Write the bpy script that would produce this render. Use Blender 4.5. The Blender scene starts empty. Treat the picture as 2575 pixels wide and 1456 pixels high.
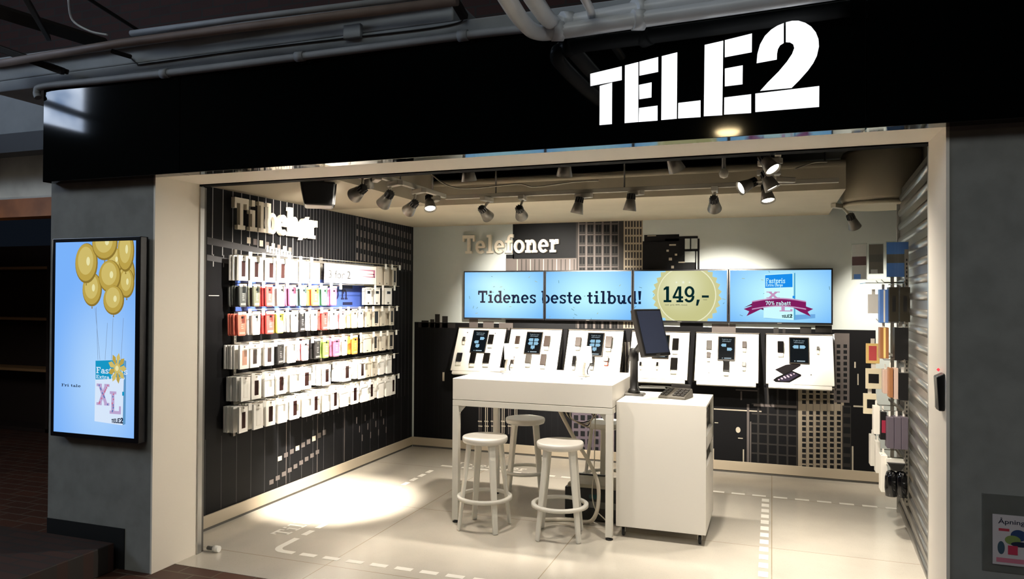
import bpy, math, random
from mathutils import Vector, Matrix, Euler
random.seed(7)
SC = bpy.context.scene
COL = SC.collection
R = math.radians
PI = math.pi

# ------------------------------------------------------------------ camera
IMG_W, IMG_H, FPX = 2575, 1456, 1840.0
CAM = Vector((0.0, 0.0, 1.6))
def cam_axes(yaw, pitch, roll):
    cy, sy, cp, sp = math.cos(yaw), math.sin(yaw), math.cos(pitch), math.sin(pitch)
    f = Vector((sy * cp, cy * cp, sp)); r = Vector((cy, -sy, 0)); u = r.cross(f)
    cr, sr = math.cos(roll), math.sin(roll)
    return cr * r + sr * u, -sr * r + cr * u, f
RT, UP, FW = cam_axes(R(-19.57), R(0.6), R(0.3))
cd = bpy.data.cameras.new('camera'); cam = bpy.data.objects.new('camera', cd); COL.objects.link(cam)
cd.sensor_width = 36.0; cd.lens = FPX / IMG_W * 36.0; cd.clip_start = 0.05; cd.clip_end = 100
cam.matrix_world = Matrix(((RT.x, UP.x, -FW.x, CAM.x), (RT.y, UP.y, -FW.y, CAM.y), (RT.z, UP.z, -FW.z, CAM.z), (0, 0, 0, 1)))
SC.camera = cam

def ray(x, y):
    return RT * ((x - IMG_W / 2) / FPX) - UP * ((y - IMG_H / 2) / FPX) + FW
def at(x, y, Y):            # photo measurement -> point on the plane Y = const
    d = ray(x, y); return CAM + d * (Y / d.y)
def atx(x, y, X):
    d = ray(x, y); return CAM + d * (X / d.x)
def atz(x, y, z=0.0):
    d = ray(x, y); return CAM + d * ((z - CAM.z) / d.z)
BY0, BZ0, BK = 6.81, 0.855, 0.21 / 0.415        # sloping plane of the phone boards
def atb(x, y):
    d = ray(x, y); t = (BY0 + (CAM.z - BZ0) * BK) / (d.y - d.z * BK); return CAM + d * t

# ------------------------------------------------------------------ world, exposure, light helpers
SC.view_settings.view_transform = 'Standard'
SC.view_settings.look = 'None'
SC.view_settings.exposure = 0.0
SC.view_settings.gamma = 1.0
SC.view_settings.use_curve_mapping = False
wd = bpy.data.worlds.new('world'); SC.world = wd; wd.use_nodes = True
bg = wd.node_tree.nodes['Background']; bg.inputs[0].default_value = (0.35, 0.5, 0.8, 1); bg.inputs[1].default_value = 0.01
SC.cycles.max_bounces = 8
SC.cycles.sample_clamp_indirect = 12.0
SPOT_POWER = 2.1            # common factor for the shop's track spotlights
WARM = (1.0, 0.905, 0.775)

# ------------------------------------------------------------------ materials
def lin(c):
    return tuple((x / 255 / 12.92 if x / 255 <= 0.04045 else ((x / 255 + 0.055) / 1.055) ** 2.4) for x in c)
MATS = {}
def mat(name, col, rough=0.5, metal=0.0, spec=0.5, emit=None, es=1.0, trans=0.0, coat=0.0, noise=None, bump=None, alpha=1.0):
    if name in MATS: return MATS[name]
    m = bpy.data.materials.new(name); m.use_nodes = True; nt = m.node_tree
    b = nt.nodes['Principled BSDF']
    c = lin(col) + (1,)
    b.inputs['Base Color'].default_value = c
    b.inputs['Roughness'].default_value = rough; b.inputs['Metallic'].default_value = metal
    b.inputs['Specular IOR Level'].default_value = spec
    b.inputs['Transmission Weight'].default_value = trans
    b.inputs['Coat Weight'].default_value = coat
    b.inputs['Alpha'].default_value = alpha
    if emit is not None:
        b.inputs['Emission Color'].default_value = lin(emit) + (1,); b.inputs['Emission Strength'].default_value = es
    if noise or bump:
        tc = nt.nodes.new('ShaderNodeTexCoord'); n = nt.nodes.new('ShaderNodeTexNoise')
        n.inputs['Scale'].default_value = (noise or bump)[0]; n.inputs['Detail'].default_value = 6
        nt.links.new(tc.outputs['Object'], n.inputs['Vector'])
        if noise:
            rp = nt.nodes.new('ShaderNodeValToRGB'); rp.color_ramp.elements[0].position = 0.35; rp.color_ramp.elements[1].position = 0.65
            k = noise[1]
            rp.color_ramp.elements[0].color = tuple(x * (1 - k) for x in c[:3]) + (1,); rp.color_ramp.elements[1].color = tuple(min(1, x * (1 + k)) for x in c[:3]) + (1,)
            nt.links.new(n.outputs['Fac'], rp.inputs['Fac']); nt.links.new(rp.outputs['Color'], b.inputs['Base Color'])
        if bump:
            bp = nt.nodes.new('ShaderNodeBump'); bp.inputs['Strength'].default_value = bump[1]; bp.inputs['Distance'].default_value = 0.01
            nt.links.new(n.outputs['Fac'], bp.inputs['Height']); nt.links.new(bp.outputs['Normal'], b.inputs['Normal'])
    MATS[name] = m; return m
def glow(name, col, s=1.0):                    # what gives off light: screens, lamps, the lit sign
    return mat(name, (0, 0, 0), rough=0.12, spec=0.2, emit=col, es=s)
def glow_grad(name, c0, c1, r, center=(0, 0), sx=1.0, sz=1.0):   # screen picture: soft pool of light colour
    if name in MATS: return MATS[name]
    m = glow(name, c0); nt = m.node_tree; b = nt.nodes['Principled BSDF']
    tc = nt.nodes.new('ShaderNodeTexCoord'); mp = nt.nodes.new('ShaderNodeMapping'); ln = nt.nodes.new('ShaderNodeVectorMath'); ln.operation = 'LENGTH'
    mp.vector_type = 'TEXTURE'
    mp.inputs['Location'].default_value = (center[0], 0, center[1]); mp.inputs['Scale'].default_value = (r * sx, 100, r * sz)
    rp = nt.nodes.new('ShaderNodeValToRGB'); rp.color_ramp.elements[0].color = lin(c0) + (1,); rp.color_ramp.elements[1].color = lin(c1) + (1,)
    rp.color_ramp.interpolation = 'EASE'
    nt.links.new(tc.outputs['Object'], mp.inputs['Vector']); nt.links.new(mp.outputs[0], ln.inputs[0])
    nt.links.new(ln.outputs['Value'], rp.inputs['Fac']); nt.links.new(rp.outputs['Color'], b.inputs['Emission Color'])
    return m

def floor_mat():
    m = mat('terrazzo', (200, 194, 182), rough=0.15, spec=0.5); nt = m.node_tree; b = nt.nodes['Principled BSDF']
    tc = nt.nodes.new('ShaderNodeTexCoord')
    v = nt.nodes.new('ShaderNodeTexVoronoi'); v.inputs['Scale'].default_value = 90
    n = nt.nodes.new('ShaderNodeTexNoise'); n.inputs['Scale'].default_value = 1.6; n.inputs['Detail'].default_value = 5
    br = nt.nodes.new('ShaderNodeTexBrick'); br.offset = 0; br.inputs['Scale'].default_value = 1.0
    br.inputs['Brick Width'].default_value = 1.25; br.inputs['Row Height'].default_value = 1.25; br.inputs['Mortar Size'].default_value = 0.003
    br.inputs['Color1'].default_value = (1, 1, 1, 1); br.inputs['Color2'].default_value = (0.97, 0.97, 0.97, 1); br.inputs['Mortar'].default_value = (0.62, 0.55, 0.45, 1)
    for x in (v, n, br): nt.links.new(tc.outputs['Object'], x.inputs['Vector'])
    rp = nt.nodes.new('ShaderNodeValToRGB'); e = rp.color_ramp.elements
    e[0].color = lin((182, 175, 162)) + (1,); e[1].color = lin((204, 197, 184)) + (1,); e[0].position = 0.0; e[1].position = 0.25
    rp2 = nt.nodes.new('ShaderNodeValToRGB'); e = rp2.color_ramp.elements
    e[0].color = (0.86, 0.86, 0.86, 1); e[1].color = (1, 1, 1, 1); e[0].position = 0.35; e[1].position = 0.65
    nt.links.new(v.outputs['Distance'], rp.inputs['Fac']); nt.links.new(n.outputs['Fac'], rp2.inputs['Fac'])
    mx = nt.nodes.new('ShaderNodeMix'); mx.data_type = 'RGBA'; mx.blend_type = 'MULTIPLY'; mx.inputs[0].default_value = 1
    nt.links.new(rp.outputs['Color'], mx.inputs[6]); nt.links.new(rp2.outputs['Color'], mx.inputs[7])
    mx2 = nt.nodes.new('ShaderNodeMix'); mx2.data_type = 'RGBA'; mx2.blend_type = 'MULTIPLY'; mx2.inputs[0].default_value = 1
    nt.links.new(mx.outputs[2], mx2.inputs[6]); nt.links.new(br.outputs['Color'], mx2.inputs[7])
    nt.links.new(mx2.outputs[2], b.inputs['Base Color'])
    return m
def tile_mat(name, c1, c2, mortar, w, h, rough=0.5, ms=0.006, plane='xy'):
    m = mat(name, c1, rough=rough); nt = m.node_tree; b = nt.nodes['Principled BSDF']
    tc = nt.nodes.new('ShaderNodeTexCoord'); br = nt.nodes.new('ShaderNodeTexBrick'); br.inputs['Scale'].default_value = 1
    br.inputs['Brick Width'].default_value = w; br.inputs['Row Height'].default_value = h; br.inputs['Mortar Size'].default_value = ms
    br.inputs['Color1'].default_value = lin(c1) + (1,); br.inputs['Color2'].default_value = lin(c2) + (1,); br.inputs['Mortar'].default_value = lin(mortar) + (1,)
    mp = nt.nodes.new('ShaderNodeMapping')
    if plane == 'xz': mp.inputs['Rotation'].default_value = (R(-90), 0, 0)
    nt.links.new(tc.outputs['Object'], mp.inputs['Vector']); nt.links.new(mp.outputs[0], br.inputs['Vector'])
    nt.links.new(br.outputs['Color'], b.inputs['Base Color']); return m

WHITE = mat('white_laminate', (226, 222, 214), rough=0.42)
WHITE_MET = mat('white_metal', (222, 219, 210), rough=0.38)
CARD = mat('white_card', (238, 236, 230), rough=0.55)
BLACK = mat('black_plastic', (16, 16, 17), rough=0.4)
BLACKG = mat('black_glass', (8, 8, 10), rough=0.08, spec=0.6)
GREY = mat('grey_plastic', (90, 88, 84), rough=0.5)
STEEL = mat('steel', (170, 168, 162), rough=0.3, metal=1.0)
ALU = mat('aluminium', (200, 200, 198), rough=0.35, metal=0.9)
CLEAR = mat('clear_acrylic', (250, 252, 252), rough=0.03, trans=1.0)

# ------------------------------------------------------------------ mesh builder
class MB:
    def __init__(s, T=None): s.v = []; s.f = []; s.m = []; s.sm = []; s.mats = []; s.T = T or Matrix.Identity(4)
    def mi(s, m):
        if m not in s.mats: s.mats.append(m)
        return s.mats.index(m)
    def vs(s, pts):
        i = len(s.v); s.v += [tuple(s.T @ Vector(p)) for p in pts]; return i
    def face(s, idx, m, smooth=False): s.f.append(tuple(idx)); s.m.append(s.mi(m)); s.sm.append(smooth)
    def poly(s, pts, m):
        i = s.vs(pts); s.face(range(i, i + len(pts)), m); return s
    def box(s, x0, x1, y0, y1, z0, z1, m):
        i = s.vs([(x0, y0, z0), (x1, y0, z0), (x1, y1, z0), (x0, y1, z0), (x0, y0, z1), (x1, y0, z1), (x1, y1, z1), (x0, y1, z1)])
        for q in ((3, 2, 1, 0), (4, 5, 6, 7), (0, 1, 5, 4), (1, 2, 6, 5), (2, 3, 7, 6), (3, 0, 4, 7)): s.face([i + k for k in q], m)
        return s
    def hexa(s, b, t, m):                      # 4 bottom points, 4 top points
        i = s.vs(list(b) + list(t))
        for q in ((3, 2, 1, 0), (4, 5, 6, 7), (0, 1, 5, 4), (1, 2, 6, 5), (2, 3, 7, 6), (3, 0, 4, 7)): s.face([i + k for k in q], m)
        return s
    def lathe(s, prof, m, n=24, M=None, smooth=True, cap=True):
        M = M or Matrix.Identity(4); rings = []
        for r, z in prof: rings.append(s.vs([M @ Vector((r * math.cos(2 * PI * k / n), r * math.sin(2 * PI * k / n), z)) for k in range(n)]))
        for a, b in zip(rings, rings[1:]):
            for k in range(n): s.face((a + k, a + (k + 1) % n, b + (k + 1) % n, b + k), m, smooth)
        if cap:
            s.face([rings[0] + k for k in reversed(range(n))], m); s.face([rings[-1] + k for k in range(n)], m)
        return s
    def tube(s, pts, r, m, n=10, smooth=True, close=False, flat=1.0):
        P = [Vector(p) for p in pts]; N = len(P); rings = []; prev = None
        for k in range(N):
            if close: t = P[(k + 1) % N] - P[k - 1]
            else: t = P[min(k + 1, N - 1)] - P[max(k - 1, 0)]
            t.normalize()
            if prev is None:
                a = Vector((0, 0, 1)) if abs(t.z) < 0.9 else Vector((1, 0, 0)); u = t.cross(a).normalized()
            else:
                u = prev - t * prev.dot(t); u.normalize()
            prev = u; w = t.cross(u); rr = r[k] if isinstance(r, (list, tuple)) else r
            rings.append(s.vs([P[k] + u * (rr * math.cos(2 * PI * j / n)) + w * (rr * flat * math.sin(2 * PI * j / n)) for j in range(n)]))
        for k in range(N if close else N - 1):
            a, b = rings[k], rings[(k + 1) % N]
            for j in range(n): s.face((a + j, a + (j + 1) % n, b + (j + 1) % n, b + j), m, smooth)
        if not close:
            s.face([rings[0] + j for j in reversed(range(n))], m); s.face([rings[-1] + j for j in range(n)], m)
        return s
    def prism(s, pts, m, d, side=None):        # outline in the xz plane at y=0, extruded to y=d
        i = s.vs([(x, 0, z) for x, z in pts]); j = s.vs([(x, d, z) for x, z in pts]); n = len(pts)
        s.face(range(i, i + n), m); s.face(reversed(range(j, j + n)), side or m)
        for k in range(n): s.face((i + k, j + k, j + (k + 1) % n, i + (k + 1) % n), side or m)
        return s
    def build(s, name, parent=None, loc=None, rot=None, bevel=0, seg=2, label=None):
        me = bpy.data.meshes.new(name); me.from_pydata(s.v, [], s.f)
        for m in s.mats: me.materials.append(m)
        me.polygons.foreach_set('material_index', s.m); me.polygons.foreach_set('use_smooth', s.sm); me.update()
        o = bpy.data.objects.new(name, me); COL.objects.link(o)
        if parent: o.parent = parent
        if loc is not None: o.location = loc
        if rot is not None: o.rotation_euler = rot
        if bevel:
            md = o.modifiers.new('bevel', 'BEVEL'); md.width = bevel; md.segments = seg; md.limit_method = 'ANGLE'; md.angle_limit = R(40)
        if label: o['label'] = label
        return o
def bx(x0, x1, y0, y1, z0, z1, m): return MB().box(x0, x1, y0, y1, z0, z1, m)
def tag(o, label, cat, group=None, kind=None):
    o['label'] = label; o['category'] = cat
    if group: o['group'] = group
    if kind: o['kind'] = kind
    return o
def thing(name, label, cat, loc=(0, 0, 0), rot=(0, 0, 0), group=None):
    o = bpy.data.objects.new(name, None); o.empty_display_size = 0.05; COL.objects.link(o); o.location = loc; o.rotation_euler = rot
    return tag(o, label, cat, group)
def struct(o): o['kind'] = 'structure'; return o
def share(o, name, parent=None, loc=None, rot=None):       # one more object on the same mesh
    c = o.copy(); c.name = name; COL.objects.link(c); c.parent = parent
    if loc is not None: c.location = loc
    if rot is not None: c.rotation_euler = rot
    return c
def copy_tree(o, loc, rot=None, label=None, parent=None):
    c = o.copy(); COL.objects.link(c); c.parent = parent
    if loc is not None: c.location = loc
    if rot is not None: c.rotation_euler = rot
    if label: c['label'] = label
    for ch in list(o.children): copy_tree(ch, None, None, None, c)
    return c
def arc(cx, cy, rx, ry, a0, a1, n=14): return [(cx + rx * math.cos(R(a0 + (a1 - a0) * k / n)), cy + ry * math.sin(R(a0 + (a1 - a0) * k / n))) for k in range(n + 1)]
def smooth_path(pts, n=8):                     # Catmull-Rom through the points
    P = [Vector(p) for p in pts]; out = []
    for i in range(len(P) - 1):
        p0, p1, p2, p3 = P[max(i - 1, 0)], P[i], P[i + 1], P[min(i + 2, len(P) - 1)]
        for k in range(n):
            t = k / n
            out.append(0.5 * ((2 * p1) + (p2 - p0) * t + (2 * p0 - 5 * p1 + 4 * p2 - p3) * t * t + (3 * p1 - p0 - 3 * p2 + p3) * t ** 3))
    return out + [P[-1]]

# ------------------------------------------------------------------ lettering: a slab serif drawn from bars and bows
BOWS, KEEP = set(), []
class Piece(list): lay = 0                     # an outline piece of a glyph and its rank in it
def r_(x0, y0, x1, y1): return [[(x0, y0), (x1, y0), (x1, y1), (x0, y1)]]
def bow(cx, cy, rx, ry, a0=0, a1=360, t=0.19, ty=None, n=18):
    ty = ty or t * 0.75; n = max(4, int(n * abs(a1 - a0) / 360)); o = []
    A = arc(cx, cy, rx, ry, a0, a1, n); B = arc(cx, cy, rx - t, ry - ty, a0, a1, n)
    for k in range(n): o.append([A[k], A[k + 1], B[k + 1], B[k]])
    for q in o: BOWS.add(id(q)); KEEP.append(q)
    return o
SLAB = {
 'T': (0.92, r_(0, .83, .9, 1) + r_(0, .66, .13, .84) + r_(.77, .66, .9, .84) + r_(.35, 0, .55, .9) + r_(.2, 0, .7, .14)),
 'i': (0.54, r_(.16, 0, .36, .68) + r_(.02, 0, .5, .13) + r_(.03, .55, .36, .68) + r_(.15, .8, .36, 1)),
 'l': (0.54, r_(.16, 0, .36, 1) + r_(.02, 0, .5, .13) + r_(.03, .87, .36, 1)),
 'b': (0.80, r_(.1, 0, .29, 1) + r_(0, .87, .29, 1) + bow(.42, .34, .36, .36)),
 'd': (0.82, r_(.52, 0, .71, 1) + r_(.42, .87, .71, 1) + r_(.52, 0, .82, .13) + bow(.37, .34, .36, .36)),
 'p': (0.80, r_(.1, -.3, .29, .68) + r_(0, .55, .29, .68) + r_(0, -.3, .42, -.17) + bow(.42, .34, .36, .36)),
 'a': (0.74, bow(.36, .4, .3, .3, 0, 165) + r_(.47, 0, .66, .42) + r_(.5, 0, .76, .13) + bow(.34, .2, .32, .22, 0, 360, .17)),
 'e': (0.76, bow(.37, .34, .36, .36, 0, 318) + r_(.1, .29, .7, .4)),
 'h': (0.86, r_(.1, 0, .29, 1) + r_(0, .87, .29, 1) + r_(0, 0, .4, .13) + bow(.47, .4, .27, .3, 0, 180) + r_(.55, 0, .74, .42) + r_(.46, 0, .84, .13)),
 'n': (0.86, r_(.1, 0, .29, .68) + r_(0, .55, .29, .68) + r_(0, 0, .4, .13) + bow(.47, .4, .27, .3, 0, 180) + r_(.55, 0, .74, .42) + r_(.46, 0, .84, .13)),
 'm': (1.25, r_(.1, 0, .29, .68) + r_(0, .55, .29, .68) + r_(0, 0, .4, .13) + bow(.44, .4, .24, .3, 0, 180) + r_(.49, 0, .68, .42) + bow(.83, .4, .24, .3, 0, 180) + r_(.88, 0, 1.07, .42) + r_(.8, 0, 1.2, .13)),
 'u': (0.86, r_(.08, .25, .27, .68) + r_(0, .55, .27, .68) + bow(.35, .28, .27, .3, 180, 360) + r_(.54, 0, .73, .68) + r_(.45, .55, .73, .68) + r_(.54, 0, .84, .13)),
 'o': (0.78, bow(.38, .34, .37, .36)),
 '\u00f8': (0.78, bow(.38, .34, .37, .36) + [[(.02, -.1), (.14, -.1), (.74, .78), (.62, .78)]]),
 'r': (0.64, r_(.1, 0, .29, .68) + r_(0, .55, .29, .68) + r_(0, 0, .44, .13) + bow(.44, .42, .22, .27, 60, 180) + r_(.45, .44, .62, .69)),
 'f': (0.56, r_(.14, 0, .33, .8) + r_(0, .55, .5, .68) + r_(.01, 0, .47, .13) + bow(.41, .76, .27, .25, 60, 180) + r_(.42, .82, .56, 1.0)),
 's': (0.64, bow(.32, .51, .29, .19, 20, 270, .17, .13) + bow(.32, .18, .29, .2, -160, 90, .17, .13) + r_(.47, .48, .58, .68) + r_(.04, 0, .15, .22)),
 't': (0.54, r_(.14, .2, .33, .9) + r_(0, .55, .48, .68) + bow(.36, .22, .22, .23, 180, 320)),
 'g': (0.78, bow(.36, .38, .33, .31) + r_(.5, -.1, .67, .68) + r_(.5, .55, .78, .68) + bow(.36, -.08, .31, .22, 190, 360)),
 'x': (0.76, [[(.05, 0), (.26, 0), (.7, .68), (.49, .68)], [(.49, 0), (.7, 0), (.26, .68), (.05, .68)]] + r_(0, 0, .3, .12) + r_(.45, 0, .76, .12) + r_(0, .56, .3, .68) + r_(.45, .56, .76, .68)),
 'F': (0.8, r_(.1, 0, .3, 1) + r_(0, 0, .44, .13) + r_(0, .86, .78, 1) + r_(.66, .66, .78, 1) + r_(.3, .45, .58, .58)),
 'E': (0.84, r_(.1, 0, .3, 1) + r_(0, 0, .8, .14) + r_(0, .86, .78, 1) + r_(.66, .68, .78, 1) + r_(.68, 0, .8, .32) + r_(.3, .44, .58, .57)),
 'L': (0.84, r_(.12, 0, .33, 1) + r_(0, 0, .8, .14) + r_(0, .87, .47, 1) + r_(.66, 0, .8, .36)),
 'X': (0.92, [[(.08, 0), (.3, 0), (.82, 1), (.6, 1)], [(.6, 0), (.82, 0), (.3, 1), (.08, 1)]] + r_(0, 0, .38, .13) + r_(.54, 0, .92, .13) + r_(0, .87, .38, 1) + r_(.54, .87, .92, 1)),
 '!': (0.36, [[(.11, .3), (.25, .3), (.31, 1), (.05, 1)]] + r_(.07, 0, .29, .2)),
 ',': (0.34, [[(.02, -.2), (.16, -.2), (.3, .18), (.08, .18)]]),
 '-': (0.62, r_(.06, .3, .56, .44)),
 '.': (0.3, r_(.07, 0, .25, .18)),
 '1': (0.62, r_(.2, 0, .42, 1) + r_(.02, 0, .6, .14) + [[(.02, .74), (.2, .8), (.3, 1), (.2, 1), (.02, .86)]]),
 '4': (0.82, r_(.46, 0, .66, 1) + r_(.3, 0, .8, .13) + r_(.02, .24, .8, .38) + [[(.02, .34), (.2, .34), (.56, 1), (.4, 1)]]),
 '9': (0.8, bow(.39, .66, .36, .35) + bow(.36, .36, .39, .37, -150, 10)),
 '7': (0.74, r_(.02, .85, .72, 1) + r_(.02, .68, .14, 1) + [[(.18, 0), (.4, 0), (.72, .86), (.52, .86)]]),
 '0': (0.8, bow(.38, .5, .36, .51)),
 '%': (1.0, bow(.24, .74, .22, .25, 0, 360, .12) + bow(.74, .26, .22, .25, 0, 360, .12) + [[(.2, 0), (.32, 0), (.8, 1), (.68, 1)]]),
 ' ': (0.38, []),
}
def slab(s, h, width=None):
    """[(letter, polygons)] from x=0, baseline 0, cap height h; squeezed to width if given."""
    out = []; x = 0
    for ch in s:
        a, ps = SLAB[ch]; L = []; k = 0; prev = None
        for p in ps:
            if not (id(p) in BOWS and prev is not None and id(prev) in BOWS and prev[1] == p[0]): k += 1
            cx = sum(q[0] for q in p) / len(p); cy = sum(q[1] for q in p) / len(p); f = 1.0 if id(p) in BOWS else 1 - 0.006 * k
            w = Piece(((px - cx) * f + cx + x, (py - cy) * f + cy) for px, py in p); w.lay = k; L.append(w); prev = p
        out.append((ch, L)); x += a + 0.04
    kx = (width / (x * h)) if width else 1.0
    res = []
    for c, ps in out:
        L = []
        for p in ps:
            w = Piece((px * h * kx, py * h) for px, py in p); w.lay = p.lay; L.append(w)
        res.append((c, L))
    return res
def slab_flat(s, h, width=None): return [p for _, ps in slab(s, h, width) for p in ps]
FT = {}
def sans(s, h, width=None, bold=0.0):          # plain lettering, as flat polygons
    key = (s, bold)
    if key not in FT:
        cu = bpy.data.curves.new('lettering', 'FONT'); cu.body = s; cu.size = 1.0; cu.resolution_u = 3; cu.offset = bold
        o = bpy.data.objects.new('lettering', cu); COL.objects.link(o); bpy.context.view_layer.update()
        me = bpy.data.meshes.new_from_object(o.evaluated_get(bpy.context.evaluated_depsgraph_get()))
        FT[key] = [[tuple(me.vertices[i].co[:2]) for i in p.vertices] for p in me.polygons]
        bpy.data.objects.remove(o); bpy.data.curves.remove(cu); bpy.data.meshes.remove(me)
    ps = FT[key]; xs = [x for p in ps for x, y in p]; w = max(xs) - min(xs); x0 = min(xs); k = h / 0.72
    kx = (width / w) if width else k
    return [[((x - x0) * kx, y * k) for x, y in p] for p in ps]
def clip(poly, x0, x1, y0, y1):
    for ax, lim, sg in ((0, x0, 1), (0, x1, -1), (1, y0, 1), (1, y1, -1)):
        out = []
        for i in range(len(poly)):
            a, b = poly[i - 1], poly[i]; da, db = sg * (a[ax] - lim), sg * (b[ax] - lim)
            if (da >= 0) != (db >= 0):
                t = da / (da - db); out.append((a[0] + (b[0] - a[0]) * t, a[1] + (b[1] - a[1]) * t))
            if db >= 0: out.append(b)
        poly = out
        if not poly: return []
    return poly
def moved(p, dx, dy):
    w = Piece((a + dx, b + dy) for a, b in p); w.lay = getattr(p, 'lay', 0); return w
class Picture:
    """A flat printed or shown picture in the xz plane at y = y0, layers stepping towards the viewer; clipped to its rectangle."""
    def __init__(s, mb, x0, x1, z0, z1, y0, step=0.0004): s.mb, s.r, s.y, s.st, s.bb = mb, (x0, x1, z0, z1), y0, step, []
    def add(s, polys, m):
        qs = []
        for p in polys:
            q = clip(list(p), *s.r)
            if len(q) > 2: q = Piece(q); q.lay = getattr(p, 'lay', 0); qs.append(q)
        if not qs: return s
        bb = [(min(x for x, z in q), max(x for x, z in q), min(z for x, z in q), max(z for x, z in q)) for q in qs]
        lay = 1 + max((l for c, l in s.bb if any(c[0] < d[1] and c[1] > d[0] and c[2] < d[3] and c[3] > d[2] for d in bb)), default=0)
        s.bb += [(d, lay) for d in bb]
        for q in qs:
            ar = sum(q[i - 1][0] * q[i][1] - q[i][0] * q[i - 1][1] for i in range(len(q)))
            off = lay * s.st + q.lay * s.st * 0.09
            s.mb.poly([(x, s.y - off, z) for x, z in (q[::-1] if ar < 0 else q)], m)
        return s
    def text(s, polys, x, z, m): return s.add([moved(p, x, z) for p in polys], m)
    def rect(s, x0, x1, z0, z1, m): return s.add([[(x0, z0), (x1, z0), (x1, z1), (x0, z1)]], m)
    def ell(s, cx, cz, rx, rz, m, n=28): return s.add([arc(cx, cz, rx, rz, 0, 360, n)[:-1]], m)
# the stencil logo in its own units (measured on the big sign), drawn as separate pieces per letter
LOGO = [
 ('T', [[(170, 630), (470, 558), (470, 690), (172, 747)], [(260, 745), (378, 713), (376, 1108), (258, 1118)]]),
 ('E', [[(500, 550), (627, 518), (627, 1088), (497, 1099)], [(637, 515), (816, 470), (816, 612), (637, 648)], [(634, 735), (754, 711), (752, 855), (636, 872)], [(634, 955), (810, 932), (810, 1075), (630, 1088)]]),
 ('L', [[(850, 462), (998, 425), (993, 1057), (845, 1070)], [(1007, 907), (1219, 882), (1219, 1042), (1005, 1055)]]),
 ('E', [[(1258, 355), (1435, 315), (1425, 1024), (1250, 1034)], [(1450, 310), (1708, 246), (1706, 425), (1450, 473)], [(1450, 580), (1620, 549), (1618, 730), (1450, 750)], [(1445, 855), (1700, 824), (1700, 1003), (1443, 1018)]]),
 ('2', [[(1740, 818), (2348, 746), (2346, 945), (1740, 994)],
        [(1752, 530), (1760, 440), (1785, 350), (1830, 270), (1890, 210), (1950, 172), (2010, 148), (2010, 338), (1975, 360), (1955, 395), (1946, 440), (1944, 495)],
        [(2030, 140), (2090, 126), (2150, 125), (2215, 145), (2270, 180), (2315, 235), (2340, 300), (2345, 370), (2325, 460), (2290, 530), (2240, 600), (2160, 690), (2085, 765), (1785, 793), (1860, 710), (1960, 610), (2040, 515), (2090, 440), (2110, 385), (2100, 350), (2070, 332), (2030, 330)]])]
def logo_xz(Y):                                # logo pieces as points of the sign plane
    o = []
    for ch, ps in LOGO:
        o.append((ch, [[(lambda q: (q.x, q.z))(at(1440 + x / 3.787, 20 + y / 3.787, Y)) for x, y in p] for p in ps]))
    return o
def logo_small(h):                             # the same logo, baseline 0, height h
    L = logo_xz(3.2); pts = [p for _, ps in L for q in ps for p in q]
    x0 = min(p[0] for p in pts); z0 = min(p[1] for p in pts); z1 = max(p[1] for p in pts); k = h / (z1 - z0)
    return [[((x - x0) * k, (z - z0) * k) for x, z in q] for _, ps in L for q in ps]

# ------------------------------------------------------------------ the setting
XL, YB, XR, YF0, YF1 = -3.63, 7.037, 1.06, 3.287, 3.628   # shop: left wall, back wall, right wall, thickness of the shop front
OX0, OX1, OZ = -3.355, 0.645, 2.29                        # the opening
SOF = 2.345
PLASTER = mat('grey_plaster', (140, 140, 136), rough=0.9, noise=(9, 0.10), bump=(60, 0.25))
REVEAL = mat('white_lining', (244, 236, 222), rough=0.55)
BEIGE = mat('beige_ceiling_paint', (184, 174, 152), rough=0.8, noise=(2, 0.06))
DARKC = mat('dark_ceiling_paint', (52, 51, 47), rough=0.85)
WALLG = mat('mural_sky_grey', (190, 198, 196), rough=0.6, noise=(1.3, 0.05))
MURBLK = mat('mural_black', (20, 20, 22), rough=0.6, spec=0.1)
SKIRT = mat('skirting_beige', (178, 166, 146), rough=0.45)
CONC = mat('mall_concrete', (158, 164, 168), rough=0.85, noise=(3, 0.14), bump=(25, 0.3))
DARKWOOD = mat('dark_wood', (46, 32, 26), rough=0.6)
FLOOR = floor_mat()
struct(bx(-3.7, 1.15, 3.456, 7.1, -0.1, 0.0, FLOOR).build('floor'))
struct(bx(-9.5, 4.5, -9, 3.456, -0.1, -0.002, tile_mat('brick_floor_tiles', (84, 50, 36), (66, 40, 30), (96, 84, 72), 0.24, 0.12, 0.55)).build('floor_mall'))
struct(bx(-9.5, -4.19, 3.456, 6.6, -0.1, -0.002, MATS['brick_floor_tiles']).build('floor_passage'))

wl = struct(bx(XL - 0.1, XL, YF1, YB + 0.1, -0.05, 2.9, MURBLK).build('wall_left'))
wb = struct(bx(XL, XR + 0.1, YB, YB + 0.1, -0.05, 2.9, WALLG).build('wall_back'))
struct(bx(XR, XR + 0.1, YF1, YB, -0.05, 2.9, mat('side_wall_grey', (120, 118, 112), rough=0.7)).build('wall_right'))
struct(bx(XL, XR, YF1, YB, 2.84, 2.9, DARKC).build('ceiling'))
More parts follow.
